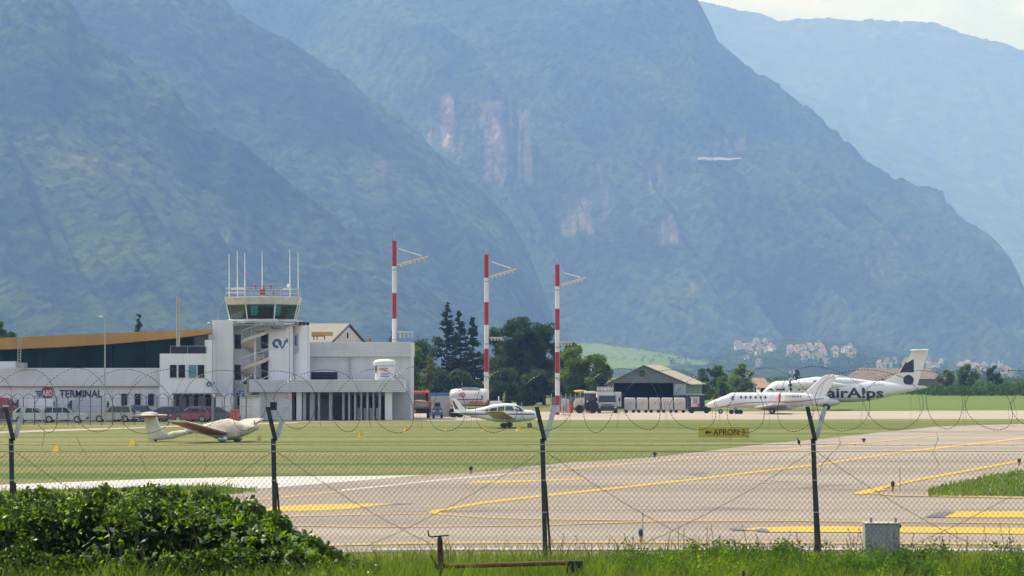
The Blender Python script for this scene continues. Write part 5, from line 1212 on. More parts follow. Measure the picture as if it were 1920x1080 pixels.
# ---- business jet, nose to the left
d = 371; sc_ = FPX/d; zg = lambda y: ZP(y,d); X = lambda px: (1450-px)/sc_*1.01
bj = T('business_jet','white business jet with a dark side line and red engine cover, nose to the left','jet',(XP(1450,d),d,0),rz=R(180-6))
f = Fus([(X(1325),zg(760.5),.04,.04,2),(X(1328),zg(760),.26,.24,2),(X(1338),zg(757.5),.46,.42,2),(X(1352),zg(755),.62,.62,2.1),(X(1362),zg(753.5),.70,.76,2.1),(X(1372),zg(751),.78,.92,2.1),(X(1388),zg(750.5),.83,.90,2.1),(X(1460),zg(750.5),.84,.92,2.1),(X(1500),zg(749.8),.80,.82,2.1),(X(1525),zg(748.5),.60,.62,2),(X(1542),zg(747.5),.34,.40,2),(X(1553),zg(747),.10,.16,2)])
O('fuselage', f.mesh(), WHA, bj, smooth=True)
O('belly_fairing', MB().ell((X(1452),0,zg(763)),2.6,.8,.42,14,8), WHA, bj, smooth=True)
for side in (-1,1):
    for px in (1390.5,1399,1408,1417.5,1427,1435.5):
        O('cabin_window', f.decal([(X(px)+.13*math.cos(a),zg(744.8)+.19*math.sin(a)) for a in [2*PI*k/12 for k in range(12)]],side), M('jet_window',(.10,.11,.15),.08), bj, fix=False)
    O('cockpit_window', f.decal([(X(x),zg(y)) for x,y in ((1371,749),(1378,749.3),(1378,742.5),(1375,741.5),(1372.5,744))],side), M('jet_window2',(.14,.17,.22),.06), bj, fix=False)
    xs = [X(1345+k*9) for k in range(23)]
    cz = lambda x: float(np.interp(-x,[-X(q) for q in (1345,1370,1400,1440,1480,1510,1545)],[zg(q) for q in (764.5,759.5,755,753.2,753.6,751.5,746.5)]))
    O('cheat_line', f.strip(xs, lambda x: cz(x)-.055, lambda x: cz(x)+.03, side), M('cheat_dark',(.10,.09,.09),.4), bj, fix=False)
    # engine
    yo = side*1.32; zc = zg(744.5); e = []
    for x,r in ((1461,.40),(1463,.47),(1475,.52),(1492,.50),(1505,.42),(1520,.30)): e.append([(X(x),yo+r*math.cos(a),zc-.02+r*math.sin(a)) for a in [2*PI*k/18 for k in range(18)]])
    O('engine', MB().loft(e,True), WHA, bj, smooth=True)
    O('engine_cover', MB().loft([[(X(x),yo+r*math.cos(a),zc-.02+r*math.sin(a)) for a in [2*PI*k/18 for k in range(18)]] for x,r in ((1459.8,.36),(1460,.44),(1461.5,.49),(1463.3,.50))],True), M('cover_red',(.45,.02,.035),.6), bj, smooth=True)
    O('pylon', MB().box(X(1505),X(1475),min(side*.7,side*1.3),max(side*.7,side*1.3),zc-.1,zc+.1), WHA, bj)
    if side == 1:
        for k,px in enumerate((1473,1477,1481,1485,1489,1494,1499)): O('engine_letter', MB().box(X(px+2.6),X(px),yo+.50,yo+.535,zc-.02,zc+.20), M('print_faint',(.14,.14,.20),.5) if k>2 else M('print_fainter',(.45,.45,.5),.5), bj)
    O('wing', wing_mb((X(1412),X(1476),side*.55,zg(764.5)),(X(1452),X(1476),side*7.6,zg(764.5)+.5),.11), M('jet_wing',(.70,.66,.60),.35), bj, smooth=True)
    O('tailplane', wing_mb((X(1556),X(1580),side*.05,zg(705.5)),(X(1576),X(1590),side*2.9,zg(705.5)),.09), WHA, bj, smooth=True)
    gear(bj, X(1448), side*1.9, .33, zg(764), .2); O('gear_door', MB().box(X(1449.5),X(1446),side*1.75-.02,side*1.75+.02,.5,1.0), WHA, bj)
O('fin', fin_mb([(X(1500),zg(741.5)),(X(1515),zg(729)),(X(1538),zg(708)),(X(1546),zg(703)),(X(1557),zg(702)),(X(1570),zg(703.5)),(X(1567),zg(707)),(X(1559),zg(720)),(X(1552),zg(732)),(X(1545),zg(744))],.11), WHA, bj, smooth=True, sharp=30)
gear(bj, X(1352), 0, .27, zg(763), .13, True); O('nose_gear_door', MB().box(X(1349),X(1343),-.03,.03,.55,.85), WHA, bj)
dl = T('tow_dolly','small low tow dolly with black wheels under the nose of the business jet','dolly',(XP(1384,369),369,0)); s = FPX/369
O('frame', MB().box(-16/s,8/s,-.3,.3,.32,.42).tube([(8/s,0,.36),(20/s,0,.75)],.05,5), GALV, dl)
for x in (-13,-3,4):
    for y_ in (-.4,.4): o_ = O('wheel', MB().cyl((x/s,y_-.08,.26),.26,.16,'y',14), TYRE, dl)
O('head', MB().box(-9/s,-2/s,-.2,.2,.42,.8), M('dolly_grey',(.25,.25,.27),.5), dl)

# ---- regional turboprop, nose to the left and a little away
d = 409; sc_ = FPX/d; zg = lambda y: ZP(y,d); X = lambda px: (1580-px)/sc_*1.011
tp_ = T('turboprop_airliner','white regional turboprop airliner lettered airA!ps with navy tail markings behind the business jet','airliner',(XP(1580,d),d,0),rz=R(180-8.5))
f = Fus([(X(1428),zg(742),.05,.05,2),(X(1431),zg(741),.40,.36,2),(X(1438),zg(738),.78,.75,2.1),(X(1446),zg(735.2),1.0,1.0,2.2),(X(1456),zg(733.6),1.2,1.3,2.2),(X(1475),zg(733.6),1.3,1.35,2.2),(X(1600),zg(734.2),1.3,1.36,2.2),(X(1625),zg(733),1.25,1.3,2.2),(X(1650),zg(730.8),1.1,1.12,2.1),(X(1675),zg(729),.86,.84,2.1),(X(1700),zg(727.5),.58,.50,2),(X(1720),zg(726.5),.30,.26,2),(X(1735),zg(726),.06,.07,2)],32)
O('fuselage', f.mesh(), WHA, tp_, smooth=True)
sp_ = Fus([(X(1478),zg(719),.3,.12,2.2),(X(1500),zg(717),.8,.45,2.4),(X(1530),zg(715.5),1.0,.62,2.4),(X(1590),zg(716),1.0,.55,2.4),(X(1640),zg(718.5),.5,.25,2.2),(X(1668),zg(720),.12,.08,2)])
O('wing_fairing', sp_.mesh(), WHA, tp_, smooth=True)
for side in (-1,1):
    O('wing', wing_mb((X(1524),X(1562),side*.6,zg(713.5)),(X(1534),X(1556),side*10.4,zg(713.5)+.05),.14), WHA, tp_, smooth=True)
    yo = side*3.9; zc = zg(722); e = []
    for x,r in ((1489,.22),(1492,.40),(1500,.52),(1515,.60),(1545,.55),(1572,.32),(1590,.10)): e.append([(X(x),yo+r*.85*math.cos(a),zc+r*math.sin(a)) for a in [2*PI*k/18 for k in range(18)]])
    O('engine_nacelle', MB().loft(e,True), WHA, tp_, smooth=True)
    O('spinner', MB().loft([[(X(x),yo+r*math.cos(a),zc+r*math.sin(a)) for a in [2*PI*k/14 for k in range(14)]] for x,r in ((1489,.23),(1486,.20),(1483,.10),(1481.5,.02))],True), M('spinner_dark',(.03,.03,.035),.3), tp_, smooth=True)
    for k in range(6):
        a = 2*PI*k/6+.05; st_ = [[(X(1486)+dx,yo+math.sin(a)*r+math.cos(a)*q,zc+math.cos(a)*r-math.sin(a)*q) for dx,q in ((-.07,-w2),(.03,-w2),(.07,w2),(-.03,w2))] for r,w2 in ((.15,.07),(.9,.15),(1.42,.15))]
        bl = O('propeller_blade', MB().loft(st_,True), M('blade_dark',(.018,.018,.02),.4), tp_)
        st_ = [[(X(1486)+dx,yo+math.sin(a)*r+math.cos(a)*q,zc+math.cos(a)*r-math.sin(a)*q) for dx,q in ((-.072,-w2),(.032,-w2),(.072,w2),(-.032,w2))] for r,w2 in ((1.42,.152),(1.8,.09))]
        tpb = O('blade_tip', MB().loft(st_,True), WHITEP); tpb.parent = bl
    O('tailplane', wing_mb((X(1704),X(1740),side*.05,zg(657)),(X(1716),X(1738),side*3.35,zg(657)),.10), WHA, tp_, smooth=True)
    O('gear_fairing', MB().ell((X(1548),side*1.25,zg(754)),1.9,.55,.55,14,8), WHA, tp_, smooth=True)
    gear(tp_, X(1550), side*1.55, .42, zg(752), .22, True)
    for k in range(9):
        px = 1472+k*14; 
        if px < 1566 or px > 1650: O('cabin_window', f.decal([(X(px)+.14*math.cos(a),zg(730)+.2*math.sin(a)) for a in [2*PI*q/12 for q in range(12)]],side), M('airliner_window',(.05,.06,.08),.08), tp_, fix=False)
    O('cockpit_window', f.decal([(X(x),zg(y)) for x,y in ((1439,733.5),(1452,733),(1451,728.5),(1446,728))],side), M('cockpit_glass',(.05,.06,.07),.06), tp_, fix=False)
    O('side_hatch', f.decal([(X(x),zg(y)) for x,y in ((1458,732),(1470,732),(1470,729),(1458,729))],side), M('hatch_dark',(.03,.03,.035),.4), tp_, fix=False)
    H = [(X(1684.5),zg(698.5)),(X(1711),zg(698)),(X(1710.5),zg(663)),(X(1704),zg(663.5))]
    O('tail_flash', MB().add([(H[0][0],side*.215,H[0][1]),(H[1][0],side*.235,H[1][1]),(H[2][0],side*.185,H[2][1]),(H[3][0],side*.19,H[3][1])],[(0,1,2,3)]), NAVYA, tp_, fix=False)
    O('tail_disc', MB().add([(X(1701),side*.26,zg(712.6))]+[(X(1701)+.66*math.cos(a),side*.255,zg(712.6)+.66*math.sin(a)) for a in [2*PI*k/28 for k in range(28)]],[(0,1+k,1+(k+1)%28) for k in range(28)]), NAVYA, tp_, fix=False)
    me = f.text(TXT['alps'], X(1552) if side==1 else X(1655), zg(751.8), side, side==1); O('lettering', me, M('letter_navy',(.04,.045,.13),.35), tp_)
    me = f.text(TXT['lka'], X(1634) if side==1 else X(1659), zg(722.8), side, side==1, cuts=4); O('registration', me, M('reg_grey',(.25,.26,.32),.4), tp_)
O('fin', fin_mb([(X(1628),zg(718.5)),(X(1655),zg(713.5)),(X(1672),zg(707)),(X(1684),zg(697)),(X(1706),zg(662)),(X(1711),zg(655.5)),(X(1738),zg(654.5)),(X(1735),zg(668)),(X(1722),zg(706)),(X(1716),zg(726)),(X(1660),zg(724))],.2), WHA, tp_, smooth=True, sharp=30)
gear(tp_, X(1450), 0, .33, zg(748), .16, True)
O('gear_cover', MB().box(X(1550.5),X(1546.5),1.62,1.66,.6,1.75), M('cover_orange',(.55,.10,.05),.6), tp_)
O('elevator_tip', MB().box(X(1730),X(1722),.2,.9,zg(724.5),zg(723)), WHA, tp_)
# ================================================================= TREES
LEAF_D = M('leaf_dark', (.054,.100,.024), .7, var=.55, vs=.45, trans=.4, spec=.2); LEAF_M = M('leaf_mid', (.062,.112,.024), .7, var=.45, vs=.45, trans=.42, spec=.2)
LEAF_L = M('leaf_light', (.13,.20,.032), .7, var=.4, vs=.45, trans=.45, spec=.2); NEEDLE = M('needles', (.026,.056,.026), .8, var=.45, vs=.4, trans=.1, spec=.1)  # the light leaf also puts sunshine into the colour of the sunlit trees
BARK = M('bark', (.07,.055,.042), .9)
nr = np.random.RandomState(3)
def leaf_quads(c, size, up=.25):
    n = len(c); a = nr.normal(size=(n,3)); a /= np.linalg.norm(a,axis=1)[:,None]; b = nr.normal(size=(n,3)); b -= (b*a).sum(1)[:,None]*a; b /= np.linalg.norm(b,axis=1)[:,None]
    s = (size*(.5+1.0*nr.rand(n)**1.3))[:,None]; return np.stack([c-a*s, c-b*s*.55, c+a*s, c+b*s*.55],1)
def broad(name, label, px, top, d, hw, mat, n=2600, group='broadleaved trees round the apron', base=.18, lobes=16, sz=.30, colw=1.):
    n = int(n*1.9); sz *= .70
    H = ZP(top,d); w_ = hw*d/FPX; t = T(name, label, 'tree', (XP(px,d),d,0), rz=0, group=group)
    cen = []
    for k in range(lobes):
        u = (k+.5)/lobes; z = H*(base+(1-base)*(u**.85)); prof = math.sin(PI*min(1,max(.08,(1-(z/H-base)/(1-base))*.80+.06)))**.6
        a = nr.rand()*2*PI; r = w_*prof*(.35+.62*nr.rand()); cen.append((r*math.cos(a),r*math.sin(a)*.9,z-H*.05,w_*(.24+.30*nr.rand())*(.5+.5*prof)))
    cen = np.array(cen); wgt = cen[:,3]**2; pick = nr.choice(len(cen), n, p=wgt/wgt.sum()); v = nr.normal(size=(n,3)); v /= np.linalg.norm(v,axis=1)[:,None]
    rad = cen[pick,3]*(nr.rand(n)**.45)*(1+.12*nr.normal(size=n)); c = cen[pick,:3]+v*rad[:,None]*np.array([1,1,.85]); c[:,2] = np.clip(c[:,2],H*base*.5,H*.995)
    o = O('crown', quads_mesh('crown', leaf_quads(c,np.full(n,sz)), mat), None, t)
    mb = MB().tube([(0,0,-.1),(.05,0,H*.35),(-.05,.05,H*.72)],w_*.07+.1,7,r1=.05)
    for k in range(0,lobes,2): q = cen[k]; mb.tube([(0,0,min(q[2]*.6,H*.6)),(q[0]*.8,q[1]*.8,q[2])],.09,5,r1=.03)
    O('trunk', mb, BARK, t, smooth=True); return t
def conifer(name, label, px, top, d, hw, n=44, group='dark conifers beside the apron', droop=.25, mat=NEEDLE):
    H = ZP(top,d); w_ = 1.45*hw*d/FPX; t = T(name, label, 'tree', (XP(px,d),d,0), group=group); P = []; br = MB()
    lean = (nr.rand()-.5)*.4
    for k in range(n*3):
        u = nr.rand()**.8; z = H*(.10+.89*u); Lb = w_*((1-u)**.75)*(.55+.6*nr.rand())+.12; a = nr.rand()*2*PI
        m = int(10+Lb*20); s_ = nr.rand(m)**.55
        x = Lb*s_*math.cos(a)+lean*u*u; y = Lb*s_*math.sin(a); zz_ = z-Lb*droop*s_+Lb*.16*s_**3*2+nr.normal(size=m)*.06
        c = np.stack([x+nr.normal(size=m)*.10,y+nr.normal(size=m)*.10,zz_],1); P.append(leaf_quads(c,np.full(m,.17+.05*(1-u))))
        if k%3 == 0: br.tube([(lean*u*u,0,z),(Lb*.85*math.cos(a)+lean*u*u,Lb*.85*math.sin(a),z-Lb*droop*.7)],.04,4,r1=.015)
    O('crown', quads_mesh('crown', np.concatenate(P), mat), None, t)
    br.tube([(0,0,-.1),(0,0,H*.6),(lean,0,H*.995)],.22,7,r1=.03); O('trunk', br, BARK, t, smooth=True); return t
conifer('conifer','tallest dark conifer with a bent top between the nearest and middle masts',838,565,470,24)
conifer('conifer','second dark conifer, just right of the tallest one',863,581,466,21)
conifer('conifer','third dark conifer, left of the middle mast',886,594,462,21)
conifer('conifer','lone small conifer top showing above the brown terminal roof',261,589,420,13,n=30)
broad('tree','round tree showing above the terminal roof at the left picture edge',5,597,430,30,LEAF_M,1800)
broad('tree','greyish tree behind the operations wing beside the nearest mast',735,612,440,24,M('leaf_grey',(.07,.085,.05),.8,var=.3,vs=.4,trans=.2),1500)
broad('tree','light green tree at the right end of the operations wing',779,646,430,19,LEAF_L,1700)
broad('tree','dark rounded tree between the light green tree and the conifers',805,628,476,46,LEAF_D,2600)
broad('bush','yellowish green bush in front of the conifers',803,664,428,14,M('leaf_yellow',(.17,.19,.035),.7,var=.3,trans=.35),900,base=.3)
broad('poplar','tall dark poplar right of the middle mast',973,594,474,46,LEAF_D,8000,lobes=44,base=.08)
broad('poplar','dark poplar behind the middle mast',936,612,480,34,LEAF_M,4600,lobes=30,base=.08)
broad('poplar','dark poplar left of the right hand mast',1020,605,476,40,LEAF_D,6000,lobes=36,base=.08)
broad('tree','dark tree filling the gap between the two tall poplars',996,628,484,32,LEAF_D,2600,lobes=18,base=.08)
broad('tree','sunlit round tree just right of the right hand mast',1078,648,455,40,LEAF_L,4600,lobes=20,base=.1)
broad('tree','dark tree behind the right hand mast',1056,636,480,34,LEAF_D,2400,lobes=18,base=.08)
broad('tree','sunlit tree left of the hangar roof',1112,661,452,40,LEAF_L,4200,lobes=18,base=.1)
broad('tree','dark bushy tree against the hangar gable',1132,684,445,24,LEAF_D,2200,lobes=14,base=.08)
for px,top,hw,lab in ((775,690,26,'low dark bush right of the operations wing'),(820,694,32,'low dark bush below the conifers'),(868,692,34,'low dark bush behind the fuel tanker'),(940,690,34,'low dark bush right of the middle mast base'),(1000,694,34,'low dark bush below the poplars'),(1060,700,34,'low dark bush behind the right hand mast base'),(1105,704,30,'low dark bush behind the apron tractor')):
    broad('bush',lab,px,top,458,hw,LEAF_D,1700,group='low bushes behind the apron',base=.05,lobes=12)
broad('tree','round tree right of the hangar roof',1326,690,640,20,LEAF_D,1900,lobes=14,base=.1,sz=.36)
broad('tree','middle one of the trees between hangar and jet tail',1352,684,652,20,LEAF_L,1900,lobes=14,base=.1,sz=.36)
broad('tree','largest round tree left of the turboprop nose',1389,682,640,27,LEAF_L,3000,lobes=18,base=.1,sz=.36)
for px,top,hw,lab in ((1322,716,18,'low bush row piece beside the dark shed'),(1356,714,20,'low bush below the middle round tree'),(1398,716,20,'low bush left of the turboprop cockpit')):
    broad('bush',lab,px,top,560,hw,LEAF_L,1300,group='bushes behind the business jet',base=.05,lobes=10)
broad('tree','round tree in the far hedge right of the brown barn',1815,683,700,22,LEAF_L,2200,lobes=14,base=.1,sz=.4)
broad('tree','narrower tree in the far hedge below the church tower',1861,684,720,15,LEAF_M,1500,lobes=12,base=.1,sz=.4)
broad('tree','low tree beside the roof of the brown barn',1775,694,680,18,LEAF_L,1400,lobes=12,base=.1,sz=.4)
conifer('conifer','dark conifer standing behind the turboprop between the far houses',1494,692,760,9,n=26,group='far conifers')
# far wood, orchard belts and crop rows: nobody could count them
def belt(name, px0, px1, d0, d1, h0, h1, n, mat, sz, kind='stuff'):
    dd = d0+(d1-d0)*nr.rand(n); px = px0+(px1-px0)*nr.rand(n); x = (px-960)*dd/FPX
    hh = h0+(h1-h0)*np.clip(fbm(x/14,dd/30,4,7)*1.8-.4,0,1); c = np.stack([x,dd,hh*nr.rand(n)**.6],1)
    o = O(name, quads_mesh(name, leaf_quads(c,np.full(n,sz)), mat), None); o['kind'] = kind; return o
belt('distant_wood',1280,2050,1000,1900,.6,3.2,12000,LEAF_M,.8); belt('distant_wood',1550,2080,740,860,.6,2.4,7000,LEAF_M,.6)
belt('vineyard_rows',1735,2150,660,720,1.4,2.3,16000,LEAF_D,.38); belt('vineyard_rows',1300,1740,690,760,1.2,2.,9000,LEAF_D,.45)
# hedges along valley floor left, behind terminal
# grass on the near edge of the island and tufts along the taxiway edge
def blades(name, pts, mat, h0, h1, w_=.012, lean=.35, kind='stuff'):
    n = len(pts); a = nr.rand(n)*2*PI; h = h0+(h1-h0)*nr.rand(n)**1.5; p_ = np.asarray(pts); h = h*(.45+1.1*fbm(p_[:,0]*1.4,p_[:,1]*1.4,4,55)); la = nr.rand(n)*2*PI; ll = h*lean*(.3+nr.rand(n))
    dx,dy = np.cos(a)*w_,np.sin(a)*w_; lx,ly = np.cos(la)*ll,np.sin(la)*ll; p = np.asarray(pts)
    q = lambda f,wf,g: (p[:,0]+lx*f*f+dx*wf, p[:,1]+ly*f*f+dy*wf, p[:,2]+h*(f-.25*g*f*f))
    def st(*z): return np.stack(z,1)
    A0,A1 = st(*q(0,1,1)),st(*q(0,-1,1)); B0,B1 = st(*q(.55,.75,1)),st(*q(.55,-.75,1)); C0,C1 = st(*q(1,.12,1)),st(*q(1,-.12,1))
    F = np.concatenate([np.stack([A0,A1,B1,B0],1),np.stack([B0,B1,C1,C0],1)])
    o = O(name, quads_mesh(name,F,mat), None); o['kind'] = kind; return o

P = []; hf = MT['foothill']
for k in range(360):
    px = nr.normal(1510,130) if k < 230 else nr.uniform(1250,2000); py = nr.uniform(645,692)
    X0,Y0,Z0 = on_slope('foothill',px,py,3240,5250)
    r_ = nr.uniform(4,8); n_ = 26; v = nr.normal(size=(n_,3))*np.array([.5,.5,.45])*r_; P.append(leaf_quads(np.array([X0,Y0-8,Z0+r_*.55])+v,np.full(n_,1.7)))
o = O('village_trees', quads_mesh('village_trees',np.concatenate(P),LEAF_M), None); o['kind'] = 'stuff'
# ================================================================= FENCE AND FOREGROUND
DF = 35.3; SF = FPX/DF
POSTM = M('post_dark', (.045,.055,.05), .45, .2, var=.35, vs=9., bump=.3, bs=40.); ARMW = M('arm_pale', (.62,.62,.60), .4, .3, var=.2, vs=8., dirt=.25); WIRE = M('fence_wire', (.12,.122,.118), .4, .4); RAZOR = M('razor_wire', (.085,.088,.09), .32, .6); RAZB = M('razor_barb', (.085,.085,.09), .3, .55)
RUST = M('rust', (.16,.075,.045), .8, .2, var=.4, vs=12.)
fn = T('perimeter_fence','tall chain link perimeter fence with V topped dark posts and coiled razor wire','fence',(0,DF,0))
FX = lambda px: (px-960)/SF
FZ = lambda y: ZP(y,DF)
posts = [(-990,-984),(-483,-478),(22,28),(513,519),(1017,1023.5),(1524,1533),(2034,2042),(2540,2549)]
for a,b_ in posts:
    zb = float(berm(FX(b_),DF))-.1; top = Vector((FX(a),0,FZ(822))); bot = Vector((FX(b_),0,zb)); hw = .026
    def rg(p, w_=hw): return [(p.x-w_,-.012,p.z),(p.x+w_,-.012,p.z),(p.x+w_,.0,p.z),(p.x+.008,.004,p.z),(p.x+.006,.045,p.z),(p.x-.006,.045,p.z),(p.x-.008,.004,p.z),(p.x-w_,0,p.z)]
    post = O('post', MB().loft([rg(bot),rg(bot.lerp(top,.5)),rg(top)],True), POSTM, fn)
    l0,l1 = Vector((FX(a+4),0,FZ(826))),Vector((FX(a-11),0,FZ(762)))
    a1 = O('arm', MB().loft([rg(l0,.024),rg(l1,.024)],True), POSTM); a1.parent = post
    tipm = O('arm_tip', MB().box(l1.x-.03,l1.x+.025,-.015,.05,l1.z-.005,l1.z+.012), ARMW); tipm.parent = post
    r0,r1 = Vector((FX(a+6),.03,FZ(822))),Vector((FX(a+23),.03,FZ(763)))
    def rq(p): return [(p.x-.028,.02,p.z),(p.x+.028,.02,p.z),(p.x+.028,.026,p.z),(p.x-.022,.026,p.z),(p.x-.022,.06,p.z),(p.x-.028,.06,p.z)]
    a2 = O('arm', MB().loft([rq(r0),rq(r1)],True), ARMW, label='pale arm leaning right'); a2.parent = post  # right arm takes a paler colour than the left one
    b2 = O('brace', MB().tube([(FX(a+6),.04,FZ(905)),(FX(b_+12),.30,zb)],.013,6), POSTM); b2.parent = post
    for y_ in (833,846,900,960): c_ = O('clip', MB().box(FX(a)-.032+(FX(b_)-FX(a))*(y_-822)/230,FX(a)+.03+(FX(b_)-FX(a))*(y_-822)/230,-.018,.01,FZ(y_)-.006,FZ(y_)+.006), GALV); c_.parent = post
rf_ = random.Random(4)
mb = MB(); px_, pz_ = .0562, .0655; zt = FZ(846.5); zb = 2.40; xL, xR = FX(-990), FX(2548); Hm = zt-zb; dx = Hm*px_/pz_; nseg = 7
def wob(x, z): return (float(vnoise(x*1.7, z*2.3, 2))-.5)*.020, (float(vnoise(x*1.3, z*1.9, 6))-.5)*.016
n = int((xR-xL)/px_)+int(dx/px_)+1
for sgn in (1,-1):
    for i in range(n):
        x0 = (xL-dx+i*px_) if sgn == 1 else (xL+i*px_)
        pts = []
        for k in range(nseg+1):
            u = k/nseg; x = x0+sgn*dx*u if sgn == 1 else x0-dx*u+0; z = zt-Hm*u
            if xL <= x <= xR:
                wx,wz = wob(x,z); pts.append((x+wx*u*1.2,.012*sgn+0.02,z+wz*(1 if 0<u<1 else .3)))
        if len(pts) > 1: mb.tube(pts,.0019,3,cap=False)
O('chain_link', mb, WIRE, fn, kind='stuff', fix=False)
mb = MB(); mb.tube([(xL+(xR-xL)*k/60,.02,zt+(wob(k*.4,1)[1]*.4)) for k in range(61)],.0026,4)
O('tension_wire', mb, WIRE, fn)
def barbed(y0, sag, seed):
    mb = MB(); rr = random.Random(seed); N_ = 240; pts = []
    for k in range(N_+1):
        x = xL+(xR-xL)*k/N_; ph = ((x-FX(22))/(FX(513)-FX(22)))%1; pts.append((x,0.02,FZ(y0)-sag*4*ph*(1-ph)+rr.uniform(-.002,.002)))
    mb.tube(pts,.0026,4)
    for k in range(0,N_,2):
        p = pts[k]; a = rr.uniform(.6,2.4)
        for s_ in (-1,1): mb.tube([(p[0]-.006,p[1],p[2]-s_*.001),(p[0]+.011*math.cos(a),p[1]+.004*s_,p[2]+s_*.014)],.0022,3)
    return mb
O('barbed_wire', barbed(833.5,.006,1), WIRE, fn, kind='stuff')
for (a,b_) in zip([q[0] for q in posts[:-1]],[q[0] for q in posts[1:]]):
    for (x0,y0,x1,y1,bw) in ((a+8,848,a+300,1022,-8),(b_-4,848,b_-330,1024,-10)):
        pts = []
        for k in range(25):
            u = k/24; x = FX(x0+(x1-x0)*u); z = FZ(y0+(y1-y0)*u-bw*4*u*(1-u)); pts.append((x,.03+.004*math.sin(k),z+rf_.uniform(-.004,.004)))
        m2 = MB().tube(pts,.0026,4)
        for p in pts[1:-1]: m2.tube([(p[0]-.01,p[1],p[2]-.012),(p[0]+.01,p[1],p[2]+.012)],.0022,3)
        O('stay_wire', m2, WIRE, fn)
# loose broken strands
for pts in ([(1755,812),(1758,822),(1752,838),(1748,848),(1755,862),(1760,874)],[(1562,846),(1552,858),(1540,872),(1537,884)],[(383,846),(384,858),(388,872),(381,886)],[(264,852),(268,864),(276,884)],[(82,802),(84,815),(80,838)],[(145,820),(150,832),(158,845),(146,852)],[(1570,812),(1575,830),(1566,845)]):
    m2 = MB().tube([(FX(x),-.01,FZ(y)) for x,y in pts],.0024,4)
    for x,y in pts[1:-1]: m2.tube([(FX(x-1.6),-.01,FZ(y-1.6)),(FX(x+1.6),-.01,FZ(y+1.6))],.0022,3)
    O('loose_strand', m2, WIRE, fn)
# razor coil: clipped loops that lean left and right by turns
wire = MB(); barbs = MB(); rr = random.Random(9); pitch = 93/SF; rad = 58/SF; amp = 61/SF; zc = FZ(749.5)
x0c = FX(-1000); nl = int((FX(2560)-x0c)/pitch); pts = []; thin = []; var = [rr.uniform(.92,1.10) for _ in range(nl+3)]; va = [rr.uniform(.7,1.25) for _ in range(nl+3)]; vz = [rr.uniform(-.02,.02) for _ in range(nl+3)]
steps = 40
for k in range(nl*steps):
    t_ = k/steps; i = int(t_); u = t_-i; a = 2*PI*t_; r_ = rad*(var[i]*(1-u)+var[i+1]*u); am_ = amp*(va[i]*(1-u)+va[i+1]*u)
    pts.append(Vector((x0c+pitch*t_-am_*math.cos(a)+.03*math.sin(a*2+i), .22*math.sin(a+.5), zc+vz[i]*(1-u)+vz[i+1]*u+r_*math.sin(a))))
    thin.append(Vector((x0c+pitch*(t_+.45)-am_*.35*math.cos(a)+.02*math.sin(a*2+i), .2*math.sin(a+2.), zc-.01+vz[i]*(1-u)+vz[i+1]*u+r_*.88*math.sin(a))))
wire.tube(thin,.0013,3,cap=False)
wire.tube(pts,.0016,3,cap=False)
acc = 0
for p,q in zip(pts[:-1],pts[1:]):
    L_ = (q-p).length; acc += L_
    while acc > .036:
        acc -= .036; c = q-(q-p).normalized()*acc; dvec = (q-p).normalized(); n_ = dvec.cross(Vector((0,1,0)))
        if n_.length < .2: n_ = Vector((0,0,1))
        n_.normalize(); o3 = dvec.cross(n_)*.0015
        P = [c-dvec*.009-n_*.0046, c-dvec*.004, c-dvec*.009+n_*.0046, c+dvec*.009+n_*.0046, c+dvec*.004, c+dvec*.009-n_*.0046]
        barbs.add([v-o3 for v in P]+[v+o3 for v in P],[(0,1,2,3,4,5),(6,11,10,9,8,7),(0,5,11,6),(2,8,9,3)])
O('razor_coil', wire, RAZOR, fn, kind='stuff', fix=False); O('razor_barbs', barbs, RAZB, fn, kind='stuff', fix=False)
# bird
bd = T('small_bird','small dark bird perched on the barbed wire left of the right hand fence post','bird',(FX(1497),DF+.02,FZ(833)))
sp_ = [(-.036,-.022,.003,.006),(-.024,-.004,.007,.008),(-.012,.014,.014,.016),(.000,.030,.018,.020),(.009,.046,.015,.016),(.013,.056,.011,.011),(.017,.064,.012,.012),(.022,.069,.010,.010),(.028,.070,.004,.004),(.036,.068,.001,.001)]
O('body', MB().loft([[(-x_*.7+.0+h*.35*math.sin(a)*0, w_*math.cos(a), z_+h*math.sin(a)) for a in [2*PI*k/12 for k in range(12)]] for x_,z_,w_,h in sp_],True), M('bird_brown',(.045,.035,.028),.7,var=.3,vs=60), bd, smooth=True)
for sd in (-1,1):
    O('wing', MB().ell((.004,sd*.016,.026),.016,.005,.020,8,6), M('bird_wing',(.03,.024,.02),.7), bd, smooth=True); O('leg', MB().tube([(.0,sd*.006,.014),(.0,sd*.006,.001)],.0014,4), BLACK, bd); O('eye', MB().ell((-.0148,sd*.0112,.0665),.002,.0015,.002,6,4), BLACK, bd)
# concrete cabinet
d = 36.2; s = FPX/d; cbn = T('concrete_cabinet','grey concrete cabinet rising from the weeds right of the right hand fence post','cabinet',(XP(1653.5,d),d,float(berm(0,d))-.05))
h0 = ZP(980,d)-(float(berm(0,d))-.05); hw = 32.5/s
O('body', MB().bbox(-hw,hw,0,.25,0,h0-.012,.006), M('cabinet_concrete',(.42,.43,.41),.8,var=.15,vs=6.,bump=.4,bs=30.,dirt=.3), cbn); O('lid', MB().box(-hw-.008,hw+.008,-.012,.262,h0-.012,h0), M('cabinet_lid',(.58,.57,.55),.7,var=.15,vs=8.), cbn)
for x in (-20,26): O('bracket', MB().box(x/s-.013,x/s+.013,.06,.09,h0,h0+.058), GREYM, cbn)
O('hinge', MB().box(hw,hw+.014,.0,.04,h0-.06,h0-.02), BLACK, cbn)
